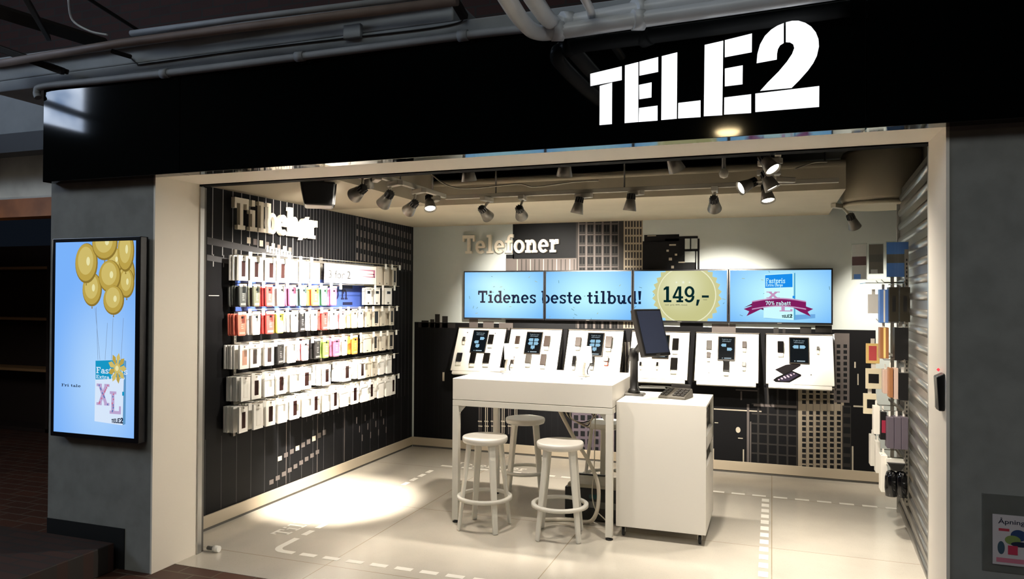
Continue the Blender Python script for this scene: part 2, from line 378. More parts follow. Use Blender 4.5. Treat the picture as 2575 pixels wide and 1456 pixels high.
# shop front: two piers and the piece over the opening, the white lining inside it
struct(bx(-4.18, OX0 - 0.012, YF0, YF1, -0.05, 2.86, PLASTER).build('wall_front_left'))
struct(bx(OX1 + 0.012, 3.2, YF0, YF1, -0.05, 2.86, PLASTER).build('wall_front_right'))
struct(bx(OX0 - 0.012, OX1 + 0.012, YF0, YF1, OZ + 0.012, 2.86, PLASTER).build('wall_front_lintel'))
struct(bx(OX0 - 0.012, OX0, YF0 - 0.004, YF1, -0.001, OZ, REVEAL).build('trim_1'))
struct(bx(OX1, OX1 + 0.012, YF0 - 0.004, YF1, -0.001, OZ, REVEAL).build('trim_2'))
struct(bx(OX0 - 0.012, OX1 + 0.012, YF0 - 0.004, YF1, OZ, OZ + 0.012, REVEAL).build('trim_3'))
# shutter slot behind the lintel and the guide rails on both sides
struct(MB().box(OX0, OX1 + 0.3, YF1, YF1 + 0.07, OZ - 0.006, 2.84, mat('slot_black', (6, 6, 6), rough=0.9, spec=0.1)).build('trim_shutter_slot'))
for i, x in enumerate((OX0 - 0.02, OX1 + 0.002)):
    g = MB(); g.box(x, x + 0.03, YF1, YF1 + 0.035, 0, OZ - 0.013, ALU); g.box(x + 0.008, x + 0.022, YF1 + 0.035, YF1 + 0.06, 0, OZ - 0.013, GREY)
    struct(g.build('trim_guide_rail', bevel=0.002))
for nm, b in (('baseboard_left', MB().box(XL, XL + 0.014, YF1 + 0.02, YB, 0.02, 0.105, SKIRT).box(XL, XL + 0.006, YF1 + 0.02, YB, 0, 0.02, GREY)),
              ('baseboard_back', MB().box(XL + 0.014, XR, YB - 0.014, YB, 0.02, 0.105, SKIRT).box(XL + 0.014, XR, YB - 0.006, YB, 0, 0.02, GREY))):
    struct(b.build(nm, bevel=0.002))
# dropped soffit round the left and back of the shop
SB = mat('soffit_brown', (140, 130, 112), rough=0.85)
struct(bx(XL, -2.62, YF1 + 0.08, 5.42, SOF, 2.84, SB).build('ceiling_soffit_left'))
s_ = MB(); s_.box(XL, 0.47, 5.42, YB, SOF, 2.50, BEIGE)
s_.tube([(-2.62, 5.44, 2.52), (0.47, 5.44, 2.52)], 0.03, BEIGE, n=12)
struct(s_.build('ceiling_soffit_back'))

# printed city picture on the back wall
MUR = MB(); MP = Picture(MUR, XL, XR, 0.0, 2.84, YB, 0.0006)
def W(m, x0, y0, x1, y1, flush=False):
    a = at(x0, (y0 + y1) / 2, YB); b = at(x1, (y0 + y1) / 2, YB); t = at((x0 + x1) / 2, y0, YB); d = at((x0 + x1) / 2, y1, YB)
    return [(a.x, d.z), (b.x, d.z), (b.x, t.z), (a.x, t.z)]
def shade(n, c, r=0.6): return mat('mural_' + n, c, rough=r, spec=0.12)
M_DK, M_D2, M_MG, M_LG, M_BE, M_PU = shade('dark', (24, 25, 27)), shade('dim', (48, 46, 45)), shade('grey', (96, 90, 88)), shade('light', (176, 168, 152)), shade('sand', (146, 136, 120)), shade('mauve', (84, 76, 84))
MP.add([W(M_DK, 1041, 820, 2202, 1206)], MURBLK)
MP.add([W(0, 1289, 552, 1452, 826), W(0, 1272, 640, 1292, 826)], M_DK)          # tall dark block
MP.add([W(0, 1448, 545, 1572, 826)], M_D2)
MP.add([W(0, 1568, 545, 1616, 826)], M_BE)
MP.add([W(0, 1290, 650, 1450, 685), W(0, 1272, 650, 1290, 685)], M_MG)  # grey band: the spotlight's lightening of the printed block put into its colour
for k in range(14): MP.add([W(0, 1300 + k * 11, 652, 1302 + k * 11, 684)], M_LG if k % 3 == 0 else M_D2)
for c in range(5):
    x = 1456 + c * 20.5
    MP.add([W(0, x - 3, 546, x, 826), W(0, x + 16, 546, x + 18, 826)], M_MG)
    for rr in range(10):
        y = 566 + rr * 27
        MP.add([W(0, x + 1.5, y, x + 7, y + 17), W(0, x + 9, y, x + 14.5, y + 17)], MURBLK)
    for rr in range(10): MP.add([W(0, x, 562 + rr * 27, x + 16, 564 + rr * 27)], M_MG)
for c in range(6):
    for rr in range(14):
        MP.add([W(0, 1572 + c * 7.4, 556 + rr * 19.5, 1576.5 + c * 7.4, 571 + rr * 19.5)], M_D2)
MP.add([W(0, 1616, 606, 1672, 690), W(0, 1620, 590, 1708, 607), W(0, 1672, 600, 1722, 690)], MURBLK)   # roof plant with its steel frame
MP.add([W(0, 1707, 594, 1755, 600), W(0, 1754, 600, 1759, 690), W(0, 1748, 630, 1751, 690), W(0, 1722, 626, 1756, 632), W(0, 1735, 600, 1738, 628), W(0, 1718, 660, 1750, 690)], M_DK)
MP.add([W(0, 1683, 614, 1700, 618), W(0, 1676, 628, 1682, 633), W(0, 1697, 638, 1703, 643), W(0, 1682, 648, 1690, 655), W(0, 1628, 592, 1650, 594), W(0, 1706, 658, 1722, 661), W(0, 1688, 668, 1695, 675)], M_LG)
MP.add([W(0, 1052, 812, 1145, 824), W(0, 1060, 806, 1078, 824), W(0, 1094, 790, 1106, 824), W(0, 1112, 795, 1126, 824), W(0, 1082, 803, 1092, 824)], M_D2)
MP.add([W(0, 1180, 800, 1202, 830), W(0, 1215, 808, 1242, 830), W(0, 1255, 812, 1290, 830)], M_MG)
MP.add([W(0, 1710, 812, 1768, 832)], MURBLK); MP.add([W(0, 1790, 815, 1850, 838)], M_MG)
MP.add([W(0, 1945, 824, 1958, 838), W(0, 1968, 826, 1975, 838), W(0, 2012, 822, 2040, 838), W(0, 2050, 819, 2092, 836)], M_D2)
for k in range(9): MP.add([W(0, 1050 + k * 10.5, 824, 1051.2 + k * 10.5, 1104)], M_DK)
MP.add([W(0, 1113, 936, 1118, 958)], M_LG)
# lower part: dark doors, moonlit spot, lit office blocks
MP.add([W(0, 1795, 1030, 1915, 1033), W(0, 1797, 1062, 1806, 1064), W(0, 1793, 1128, 1795.5, 1166), W(0, 1868, 1130, 1871, 1166), W(0, 1856, 1101, 1868, 1103)], M_LG)
q = at(1856, 1081, YB); MP.ell(q.x, q.z, 0.021, 0.027, M_LG, 16)
MP.add([W(0, 1878, 1016, 1884, 1172), W(0, 1886, 1060, 1889, 1172)], M_MG)
for k in range(5): MP.add([W(0, 1904 + k * 24.5, 975, 1909 + k * 24.5, 1180)], M_D2)
for k in range(7): MP.add([W(0, 1890, 1016 + k * 25, 2005, 1020 + k * 25)], M_D2)
MP.add([W(0, 1895, 1018, 2004, 1024), W(0, 1850, 980, 1905, 983), W(0, 1862, 984, 1866, 1006)], M_MG)
MP.add([W(0, 2007, 974, 2122, 1196)], M_BE)
for c in range(6):
    x = 2017 + c * 17.5
    for rr in range(16):
        y = 979 + rr * 13.6
        if 1016 < y < 1024 or 1066 < y < 1074: continue
        MP.add([W(0, x, y, x + 9.5, y + 9.5)], M_DK if (c + rr) % 4 else M_D2)
    MP.add([W(0, x + 9.5, 974, x + 10.5, 1196)], M_MG)
MP.add([W(0, 2098, 838, 2136, 1012)], M_MG)
for c in range(2):
    for rr in range(10): MP.add([W(0, 2104 + c * 17, 866 + rr * 14.5, 2113 + c * 17, 875 + rr * 14.5)], M_DK)
MP.add([W(0, 2118, 1020, 2140, 1196)], M_D2)
for rr in range(7): MP.add([W(0, 2121, 1024 + rr * 25, 2138, 1040 + rr * 25)], M_DK)
MP.add([W(0, 2142, 1122, 2146, 1188), W(0, 2148, 910, 2152, 925), W(0, 2156, 940, 2159, 968), W(0, 2146, 1020, 2175, 1024)], M_LG)
# behind the counter
for k in range(6):
    x = 1204 + k * 16 + (10 if k > 2 else 0)
    MP.add([W(0, x, 1024, x + 2, 1092), W(0, x + 5, 1024, x + 6.5, 1092)], M_LG if k % 2 else M_MG); MP.add([W(0, x - 2, 1058, x + 8, 1061), W(0, x - 1, 1070, x + 9, 1073)], M_LG)
for k in range(8): MP.add([W(0, 1290 + k * 16, 1020, 1292 + k * 16, 1130)], M_DK)
MP.add([W(0, 1438, 1015, 1545, 1142)], M_PU)
for c in range(6):
    for rr in range(6): MP.add([W(0, 1443 + c * 17, 1024 + rr * 20, 1454 + c * 17, 1037 + rr * 20)], M_DK)
for k in range(12): MP.add([W(0, 1572 + k * 3.0, 860, 1573.3 + k * 3.0, 945)], M_LG if k % 3 == 0 else M_MG)
MUR.build('mural', wb)

# printed picture on the left wall (x = const): drawn in y and z, turned to face the shop
ML = MB(Matrix.Translation((XL, 0, 0)) @ Matrix.Rotation(R(90), 4, 'Z')); LP = Picture(ML, YF1 + 0.03, YB, 0.1, SOF, 0.0, 0.0005)
ML_ = [3.953, 4.046, 4.146, 4.246, 4.337, 4.427, 4.52, 4.607, 4.696, 4.783, 4.863, 4.944]
M_LN = shade('line', (150, 150, 150)); M_L2 = shade('faintline', (74, 74, 76)); M_L3 = shade('darkpanel', (34, 34, 36))
for y in ML_:
    LP.rect(y, y + 0.007, 1.88, 2.345, M_LN); LP.rect(y + 0.012, y + 0.018, 1.80, 1.885, M_LN)
LP.rect(3.66, 3.70, 0.11, 2.34, M_L3)
LP.rect(4.02, 4.12, 1.597, 1.603, M_LN)
LP.add([[(4.0, 2.0), (4.95, 1.93), (4.95, 1.89), (4.0, 1.95)], [(4.0, 1.88), (5.0, 1.80), (5.0, 1.77), (4.0, 1.84)]], M_L2)
for k in range(8): LP.rect(4.40 + k * 0.07, 4.44 + k * 0.07, 1.985 - k * 0.006, 2.03 - k * 0.006, M_MG if k % 2 else M_LG)
for k in range(9): LP.rect(4.62 + k * 0.035, 4.645 + k * 0.035, 1.935 - k * 0.004, 1.985 - k * 0.004, M_LG)
for k in range(46):
    y = 5.0 + k * 0.0442
    LP.rect(y, y + (0.009 if k % 5 == 0 else 0.006), 1.86, 2.345, M_L2)
for c in range(17):
    y = 5.90 + c * 0.066
    for rr in range(4): LP.rect(y, y + 0.03, 2.27 - rr * 0.11 - c * 0.004, 2.335 - rr * 0.11 - c * 0.004, M_MG)
for k in range(24):
    y = 5.15 + k * 0.078
    LP.rect(y, y + 0.006, 0.56, 1.88, M_L2)
for k in range(20):
    y = 4.0 + k * 0.155
    LP.rect(y, y + 0.004, 0.11, 0.62, M_L2)
for y in (4.88, 5.30, 5.72): LP.rect(y, y + 0.008, 0.11, 0.62, M_MG)
for k in range(9):
    y = 4.78 + k * 0.075
    LP.rect(y, y + 0.05, 0.31 + k * 0.012, 0.345 + k * 0.013, M_MG if k % 3 else M_LG)
    LP.rect(y - 0.1, y - 0.05, 0.15 + k * 0.014, 0.185 + k * 0.014, M_MG)
for k in range(12): LP.rect(5.92 + k * 0.05, 5.935 + k * 0.05, 0.42 - (k % 3) * 0.09, 0.48 - (k % 3) * 0.09, M_MG)
ML.build('mural', wl)

# ------------------------------------------------------------------ floor markings
TAPE = mat('white_floor_tape', (236, 232, 222), rough=0.5)
def dash(mb, a, b, w=0.045):
    d = (Vector(b) - Vector(a)).normalized(); n = Vector((-d.y, d.x, 0)) * (w / 2)
    p = [Vector(a) - n, Vector(b) - n, Vector(b) + n, Vector(a) + n]
    mb.poly([(v.x, v.y, 0.0012) for v in p], TAPE)
fm = MB()
x0, yA, yB_, xT = -2.952, 3.856, 6.30, -0.047
fm.poly([(x, y, 0.0012) for x, y in arc(x0 + 0.07, yA + 0.07, 0.092, 0.092, 270, 180, 6) + arc(x0 + 0.07, yA + 0.07, 0.047, 0.047, 180, 270, 6)], TAPE)
dash(fm, (x0, yA + 0.07, 0), (x0, yA + 0.24, 0)); dash(fm, (x0 + 0.07, yA, 0), (x0 + 0.15, yA, 0))
for k in range(13): dash(fm, (x0 + 0.20 + k * 0.165, yA, 0), (x0 + 0.31 + k * 0.165, yA, 0))
for k in range(13): dash(fm, (x0, yA + 0.31 + k * 0.155, 0), (x0, yA + 0.41 + k * 0.155, 0))
fm.build('floor_marking'); tag(bpy.data.objects['floor_marking'], 'white dashed line with a rounded corner taped on the floor before the accessory wall', 'floor marking')
f2 = MB()
dash(f2, (x0, 6.33, 0), (x0 + 0.15, 6.33, 0))
for k in range(24):
    x = x0 + 0.21 + k * 0.162
    dash(f2, (x, 6.33 - 0.003 * k, 0), (x + 0.105, 6.33 - 0.003 * k, 0))
tag(f2.build('floor_marking'), 'white dashed line taped on the floor along the back wall', 'floor marking')
f3 = MB()
for k in range(18): dash(f3, (xT, 6.20 - k * 0.150, 0), (xT, 6.11 - k * 0.150, 0), 0.055)
tag(f3.build('floor_marking'), 'white dashed line taped on the floor running to the back wall, right of the cart', 'floor marking')
for word, cat_l, M in (('Tilbeh\u00f8r', 'white word lettered on the floor beside the accessory wall', Matrix.Translation((-3.05, 4.11, 0.0013)) @ Matrix.Rotation(R(90), 4, 'Z')),
                       ('Telefoner', 'white word lettered on the floor behind the stools', Matrix.Translation((-2.86, 6.40, 0.0013)))):
    b = MB(M)
    for p in slab_flat(word, 0.13, 0.72): b.poly([(x, y, p.lay * 0.00005) for x, y in p], TAPE)
    tag(b.build('floor_lettering'), cat_l, 'lettering')
# door stop
ds = thing('door_stop', 'small white-tipped door stop on the floor by the left jamb', 'door stop', (-3.33, 3.70, 0))
MB().tube([(-0.0, 0, 0.02), (0.05, 0, 0.02)], 0.012, GREY).build('stem', ds)
MB().tube([(0.05, 0, 0.022), (0.088, 0.0, 0.022)], 0.02, CARD, n=12).build('bumper', ds)

# ------------------------------------------------------------------ the shop sign
YS = 3.205
fa = thing('shop_sign', 'long glossy black sign band with white lit letters over the shop entrance', 'shop sign', (-4.15, YS, 2.28))
GLOSS = mat('black_gloss_panel', (3, 5, 5), rough=0.05, spec=0.5, coat=0.0)
bx(0, 1.043, 0, YF0 - YS - 0.002, 0, 0.57, GLOSS).build('panel', fa, bevel=0.002)
bx(1.046, 4.5, 0, YF0 - YS - 0.002, 0, 0.57, GLOSS).build('panel', fa, bevel=0.002)
bx(4.503, 7.3, 0, YF0 - YS - 0.002, 0, 0.57, GLOSS).build('panel', fa, bevel=0.002)
SIGNW = glow('lit_white_acrylic', (250, 253, 255), 1.6); SIDE = mat('sign_edge_blue', (20, 24, 60), rough=0.3)
for ch, ps in logo_xz(YS):
    b = MB()
    for p in ps: b.prism([(x + 4.15, z - 2.28) for x, z in p], SIGNW, 0.004, SIDE)
    b.build('letter', fa, loc=(0, -0.0045, 0))

# ------------------------------------------------------------------ the mall around the shop front
BRICKD = tile_mat('dark_brick', (70, 38, 30), (58, 32, 26), (50, 44, 40), 0.24, 0.08, 0.8, 0.008, 'xz')
MALLW = mat('mall_far_wall', (60, 60, 62), rough=0.9)
cb = MB()                                                   # concrete beam above the sign
cb.box(-4.6, -1.45, 3.212, 4.2, 2.93, 3.05, CONC).box(-4.6, 3.2, 3.212, 4.2, 2.86, 2.93, CONC)
cb.box(-4.6, -1.45, 3.15, 3.212, 3.02, 3.05, CONC)
struct(cb.build('beam_concrete', bevel=0.008))
struct(bx(-9.6, 4.5, 5.2, 5.3, 2.95, 6.6, BRICKD).build('wall_upper'))
zs0, zs1 = at(60, 380, 3.95).z, at(60, 332, 3.95).z; zp = at(60, 502, 4.3).z; zw = at(60, 545, 4.25).z
struct(bx(-9.6, -4.6, 4.0, 4.12, zs1, 3.3, CONC).build('beam_passage'))
struct(bx(-9.6, -4.19, 3.95, 4.1, zs0, zs1, mat('dark_steel_beam', (22, 22, 24), rough=0.6)).build('beam_steel'))
struct(bx(-9.6, -4.19, 4.3, 4.4, zp, zs1, mat('passage_panel', (205, 205, 196), rough=0.7, noise=(2.5, 0.2))).build('wall_passage_header'))
struct(bx(-9.6, -4.19, 4.25, 4.42, zw, zp, mat('oiled_wood', (150, 92, 52), rough=0.4, noise=(4, 0.3))).build('trim_wood'))
struct(bx(-9.6, -4.19, 6.5, 6.6, -0.1, 2.2, DARKWOOD).build('wall_passage_back'))
struct(bx(-4.19, -4.18, YF1, 6.5, -0.1, 2.9, mat('passage_side', (40, 40, 42), rough=0.9)).build('wall_passage_side'))
struct(bx(-9.6, -9.5, -9, 6.6, -0.1, 2.6, MALLW).build('wall_mall_left'))
struct(bx(4.5, 4.6, -9, 5.3, -0.1, 6.6, MALLW).build('wall_mall_right'))
struct(bx(-9.6, 4.6, -9.1, -9.0, -0.1, 6.6, mat('mall_rear_wall', (16, 18, 18), rough=0.95)).build('wall_mall_rear'))
struct(bx(3.2, 4.5, YF0, YF1, -0.05, 3.0, PLASTER).build('wall_front_end'))
struct(MB().box(-9.6, 4.6, -9, -5.2, 6.6, 6.7, DARKC).box(-9.6, 4.6, -1.6, 5.3, 6.6, 6.7, DARKC).box(-9.6, -6.5, -5.2, -1.6, 6.6, 6.7, DARKC).box(3.5, 4.6, -5.2, -1.6, 6.6, 6.7, DARKC).build('ceiling_mall'))
# added fill panel in the mall ceiling, and the tall window of its left wall (blue evening daylight)
SKYG = glow('evening_sky_glass', (178, 208, 255), 2.2)
w1 = struct(bx(-6.5, 3.5, -5.2, -1.6, 6.68, 6.70, glow('fill_panel_glow', (226, 231, 228), 2.7)).build('ceiling_fill_panel'))  # unseen glowing panel added to brighten the shop front
b = MB()
for k in range(6): b.box(-6.5 + k * 1.98, -6.44 + k * 1.98, -5.2, -1.6, 6.58, 6.68, DARKC)
b.build('fill_panel_bar', w1)
struct(MB().box(-9.6, -9.5, -9, -1.62, 2.6, 6.6, MALLW).box(-9.6, -9.5, 1.2, 6.6, 2.6, 6.6, MALLW).box(-9.6, -9.5, -1.62, 1.2, 2.6, 3.98, MALLW).box(-9.6, -9.5, -1.62, 1.2, 5.9, 6.6, MALLW).build('wall_mall_left_upper'))
SKY8 = glow('window_sky_glass', (196, 216, 250), 14.0)
_nt = SKY8.node_tree; _tc = _nt.nodes.new('ShaderNodeTexCoord'); _n = _nt.nodes.new('ShaderNodeTexNoise'); _n.inputs['Scale'].default_value = 2.2; _n.inputs['Detail'].default_value = 4
_r = _nt.nodes.new('ShaderNodeValToRGB'); _r.color_ramp.elements[0].position = 0.36; _r.color_ramp.elements[1].position = 0.62
_r.color_ramp.elements[0].color = lin((118, 142, 176)) + (1,); _r.color_ramp.elements[1].color = lin((216, 230, 250)) + (1,)
_nt.links.new(_tc.outputs['Object'], _n.inputs['Vector']); _nt.links.new(_n.outputs['Fac'], _r.inputs['Fac']); _nt.links.new(_r.outputs['Color'], _nt.nodes['Principled BSDF'].inputs['Emission Color'])
w2 = struct(bx(-9.58, -9.56, -1.62, 1.2, 3.98, 5.9, SKY8).build('window_2'))
struct(bx(-9.53, -9.44, -1.62, -1.57, 3.98, 5.9, BLACK).build('window_2_frame'))
# brick plinth and the black recess low on the left pier
pl = MB(); pl.box(-4.95, -3.60, 2.62, 3.25, -0.002, 0.16, tile_mat('plinth_brick', (62, 37, 29), (50, 32, 26), (40, 35, 32), 0.24, 0.08, 0.7, 0.008))
tag(pl.build('brick_plinth', bevel=0.006), 'low dark brick plinth on the mall floor under the lit advertising screen', 'plinth')
struct(bx(-4.178, -3.56, YF0 - 0.006, YF0 - 0.0005, 0, 0.235, mat('black_skirting', (14, 15, 15), rough=0.7)).build('baseboard_front'))

# pipes, conduits, struts above the sign
PIPEG = mat('painted_pipe_grey', (150, 154, 158), rough=0.6, noise=(6, 0.08)); PIPEW = mat('wrapped_white_pipe', (214, 218, 222), rough=0.28, noise=(5, 0.05), bump=(14, 0.5))
STRUT = mat('dark_steel_strut', (34, 30, 26), rough=0.6)
def P3(px, py, Y): return tuple(at(px, py, Y))
def pipe(name, pts, r, m, label, cat='pipe', group=None, couplings=()):
    t = thing(name, label, cat, pts[0], group=group)
    L = [Vector(p) - Vector(pts[0]) for p in pts]
    MB().tube(L, r, m, n=12).build('tube', t)
    for c in couplings:
        c = Vector(c) - Vector(pts[0]); d = (L[-1] - L[0]).normalized()
        MB().tube([c - d * 0.025, c + d * 0.025], r * 1.3, m, n=12).build('coupling', t)
    return t
yb = 3.188
pipe('conduit_pipe', smooth_path([P3(96, 246, yb), P3(93, 232, yb), P3(112, 217, yb), P3(260, 202, yb), P3(500, 175, yb), P3(900, 124, yb), P3(1180, 88, yb), P3(1345, 70, yb)], 5), 0.020, PIPEG,
     'grey conduit along the top edge of the black sign, bent down at its left end', couplings=[P3(415, 185, yb), P3(755, 142, yb), P3(1165, 90, yb)])
pipe('steel_pipe', [P3(-60, 170, 3.05), P3(300, 109, 3.05), P3(600, 70, 3.05), P3(1150, 2, 3.05)], 0.022, mat('rusty_pipe', (128, 112, 104), rough=0.6, noise=(5, 0.15)), 'long brownish pipe running along the concrete beam at upper left')
pipe('steel_pipe', [P3(330, 84, 3.09), P3(600, 48, 3.09), P3(1120, -16, 3.09)], 0.016, PIPEG, 'thin grey pipe on the top edge of the concrete beam')
yw = 3.10
pipe('wrapped_pipe', smooth_path([P3(1255, -40, 2.4), P3(1290, 20, 2.65), P3(1318, 58, 2.9), P3(1348, 80, 3.04), P3(1400, 80, yw), P3(1600, 51, yw), P3(1850, 15, yw), P3(2150, -30, yw)], 6), 0.034, PIPEW, 'lower white wrapped pipe bending down to run along the sign at upper right', couplings=[P3(1402, 78, yw), P3(1605, 50, yw)])
pipe('wrapped_pipe', smooth_path([P3(1320, -40, 2.5), P3(1350, 10, 2.8), P3(1383, 52, 3.05), P3(1420, 58, 3.165), P3(1600, 26, 3.165), P3(1850, -12, 3.165)], 6), 0.036, PIPEW, 'upper white wrapped pipe behind the lower one at upper right', couplings=[P3(1425, 56, 3.165), P3(1606, 24, 3.165)])
pipe('wrapped_pipe', [P3(1450, -40, 2.75), P3(1484, 22, 3.0), P3(1492, 60, 3.3)], 0.018, PIPEW, 'short white pipe stub above the wrapped pipes')
def strut(a, b, w, label, name='steel_strut'):
    A, B = Vector(a), Vector(b); t = thing(name, label, 'steel strut', A)
    d = B - A; u = d.cross(Vector((0, 1, 0.2))).normalized() * w; v = d.cross(u).normalized() * w * 0.7
    MB().hexa([u + v, -u + v, -u - v, u - v], [d + u + v, d - u + v, d - u - v, d + u - v], STRUT).build('bar', t, bevel=0.004)
    return t
strut(P3(50, -30, 2.5), P3(122, 96, 3.3), 0.018, 'dark diagonal strut nearest the upper left corner of the view')
strut(P3(-30, 20, 2.9), P3(265, 112, 3.5), 0.035, 'wide dark truss beam crossing behind the pipes at upper left')
strut(P3(180, -30, 2.9), P3(345, 75, 3.4), 0.014, 'thin dark strut ending on the concrete beam')
strut(P3(-30, 112, 3.0), P3(160, 180, 3.15), 0.020, 'dark strut below the long brownish pipe at far left')
strut(P3(100, 155, 3.1), P3(172, 182, 3.18), 0.014, 'short dark strut stub by the concrete beam end')
strut(P3(280, 128, 3.08), P3(330, 143, 3.19), 0.012, 'short broken bracket on the face of the concrete beam')
def mirrored(px, py, X):                        # where the sign band mirrors the mall
    p = at(px, py, YS); d = (p - CAM).normalized(); d.y = -d.y; return tuple(p + d * ((X - p.x) / d.x))
strut(mirrored(90, 250, -8.6), mirrored(250, 305, -8.6), 0.05, 'dark roof truss bar before the mall window')
pipe('cable', smooth_path([P3(172, 0, 3.0), P3(182, 50, 3.05), P3(225, 78, 3.08), P3(270, 88, 3.1)], 6), 0.006, PIPEW, 'thin pale cable hanging at the upper left', 'cable')
t = thing('cable', 'thin black wire with a small junction box along the concrete beam face', 'cable', (0, 0, 0))
MB().tube(smooth_path([P3(322, 138, 3.206), P3(345, 160, 3.206), P3(370, 160, 3.206), P3(600, 128, 3.206), P3(870, 96, 3.206), P3(1060, 74, 3.206), P3(1150, 58, 3.206), P3(1165, 44, 3.206)], 5), 0.004, BLACK, n=6).build('wire', t)
q = at(888, 80, 3.20); bx(q.x - 0.05, q.x + 0.05, 3.185, 3.212, q.z - 0.035, q.z + 0.035, CONC).build('junction_box', t, bevel=0.004)
strut(P3(1125, -30, 3.0), P3(1168, 44, 3.19), 0.02, 'dark bracket where the concrete beam ends at the top')
pl_ = thing('wall_lamp', 'small warm lamp beside the passage at far left', 'lamp', (-6.3, 3.55, 2.20))
MB().lathe([(0.03, 0.0), (0.08, -0.03), (0.10, -0.10)], BLACK, n=20, cap=False).build('shade', pl_)
MB().lathe([(0.002, -0.105), (0.05, -0.095), (0.06, -0.06), (0.02, -0.03)], glow('passage_bulb', (255, 232, 190), 12), n=16).build('bulb', pl_)
MB().tube([(0, 0, 0), (0, 0, 0.05), (0, 0.40, 0.16)], 0.01, BLACK, n=8).build('arm', pl_)
ld = bpy.data.lights.new('bulb_light', 'POINT'); lo = bpy.data.objects.new('bulb_light', ld); COL.objects.link(lo); lo.parent = pl_; lo.location = (0, 0, -0.12)
ld.energy = 10; ld.color = (1.0, 0.93, 0.82); ld.shadow_soft_size = 0.06
# warm lamp across the mall, mirrored in the sign
lp = thing('pendant_lamp', 'round warm lamp hanging in the mall opposite the shop sign', 'lamp', (-0.63, -5.0, 4.13))
MB().lathe([(0.20, -0.03), (0.20, 0.0), (0.12, 0.10), (0.04, 0.14)], BLACK).build('shade', lp)
MB().lathe([(0.02, -0.09), (0.13, -0.07), (0.18, -0.03)], glow('warm_lamp_glass', (255, 226, 170), 60)).build('diffuser', lp)
MB().tube([(0, 0, 0.14), (0, 0, 2.47)], 0.008, BLACK).build('cord', lp)
# dim shelf things far back in the passage
sh = thing('shelf_unit', 'dark shelf unit far back in the unlit passage', 'shelf', (-8.9, 6.2, 0))
b = MB(); b.box(-0.5, 1.0, 0, 0.28, 0, 0.04, DARKWOOD); b.box(-0.5, -0.46, 0, 0.28, 0, 2.0, DARKWOOD).box(0.96, 1.0, 0, 0.28, 0, 2.0, DARKWOOD); b.build('frame', sh)
for z in (0.7, 1.3, 1.9): bx(-0.46, 0.96, 0.0, 0.28, z, z + 0.03, mat('pale_shelf', (150, 110, 70), rough=0.6)).build('shelf', sh)

# ------------------------------------------------------------------ lit advertising screen on the left pier
NAVY = mat('screen_bezel', (10, 11, 18), rough=0.3)
S0 = at(130, 605, YF0 - 0.075); S1 = at(346, 1105, YF0 - 0.075)
sx0, sx1, sz0, sz1 = S0.x, S1.x, 0.755, 1.937
ad = thing('advertising_screen', 'tall lit screen with gold balloons lifting a box, on the grey left pier', 'screen', ((sx0 + sx1) / 2, YF0, (sz0 + sz1) / 2))
hw, hh = (sx1 - sx0) / 2, (sz1 - sz0) / 2
bx(-hw, hw, -0.070, -0.012, -hh, hh, NAVY).build('bezel', ad, bevel=0.004)
bx(-hw * 0.6, hw * 0.6, -0.012, 0, -hh * 0.5, hh * 0.5, BLACK).build('wall_mount', ad)
b = MB(); p = Picture(b, -hw + 0.028, hw - 0.032, -hh + 0.028, hh - 0.024, -0.0702)
def ax(px, py):
    q = at(px, py, YF0 - 0.0705); return q.x - ad.location.x, q.z - ad.location.z
p.rect(-hw, hw, -hh, hh, glow_grad('ad_sky', (176, 214, 252), (122, 178, 250), 0.75, (0.05, -0.25), 0.6, 1.0))
GB0, GB1, GB2 = glow('balloon_gold', (186, 160, 74)), glow('balloon_gold_light', (206, 186, 106)), glow('balloon_shine', (232, 226, 170)), 
GBD = glow('balloon_gold_dark', (140, 116, 48)); INK = glow('ad_ink', (22, 34, 60)); AWH = glow('ad_white', (214, 230, 250)); ATEAL = glow('ad_teal', (24, 150, 196)); ALINE = glow('ad_string', (120, 140, 168))
for (cx, cy, rx, ry) in ((312, 690, 26, 52), (292, 655, 20, 30), (232, 728, 24, 42), (320, 712, 18, 36), (218, 662, 28, 50), (265, 612, 31, 42), (318, 632, 20, 50), (278, 695, 27, 40), (288, 755, 25, 36)):
    x, z = ax(cx, cy); kx = hw * 2 / 216; kz = hh * 2 / 500
    p.ell(x, z, rx * kx * 1.0, ry * kz, GBD); p.ell(x - 0.004, z + 0.005, rx * kx * 0.93, ry * kz * 0.93, GB0); p.ell(x - 0.006, z + 0.015, rx * kx * 0.68, ry * kz * 0.70, GB1)
    p.ell(x - 0.012 + rx * kx * 0.3, z + ry * kz * 0.1, rx * kx * 0.16, ry * kz * 0.22, GB2, 14)
    p.add([[(x - 0.004, z - ry * kz - 0.012), (x + 0.006, z - ry * kz - 0.012), (x + 0.001, z - ry * kz + 0.01)]], GBD)
for (x0_, y0_, x1_, y1_) in ((239, 775, 251, 905), (242, 772, 246, 905), (270, 812, 264, 905), (284, 800, 280, 905), (310, 800, 304, 908)):
    a = ax(x0_, y0_); c = ax(x1_, y1_); p.add([[(a[0], a[1]), (a[0] + 0.0025, a[1]), (c[0] + 0.0025, c[1]), (c[0], c[1])]], ALINE)
def aq(pts): return [[ax(*q) for q in pts]]
p.add(aq([(238, 1059), (312, 1070), (315, 905), (241, 908)]), AWH); p.add(aq([(309, 1070), (316, 1066), (318, 908), (313, 905)]), glow('ad_box_side', (96, 150, 196)))
p.add(aq([(241, 954), (312, 952), (313, 905), (241, 907)]), ATEAL); p.add(aq([(308, 995), (313, 995), (313, 985), (308, 985)]), ATEAL)
x, z = ax(243, 938); p.text(slab_flat('Fastpris', 0.036, 0.24), x, z, AWH); x, z = ax(243, 951); p.text(slab_flat('Extra Large', 0.020, 0.22), x, z, AWH)
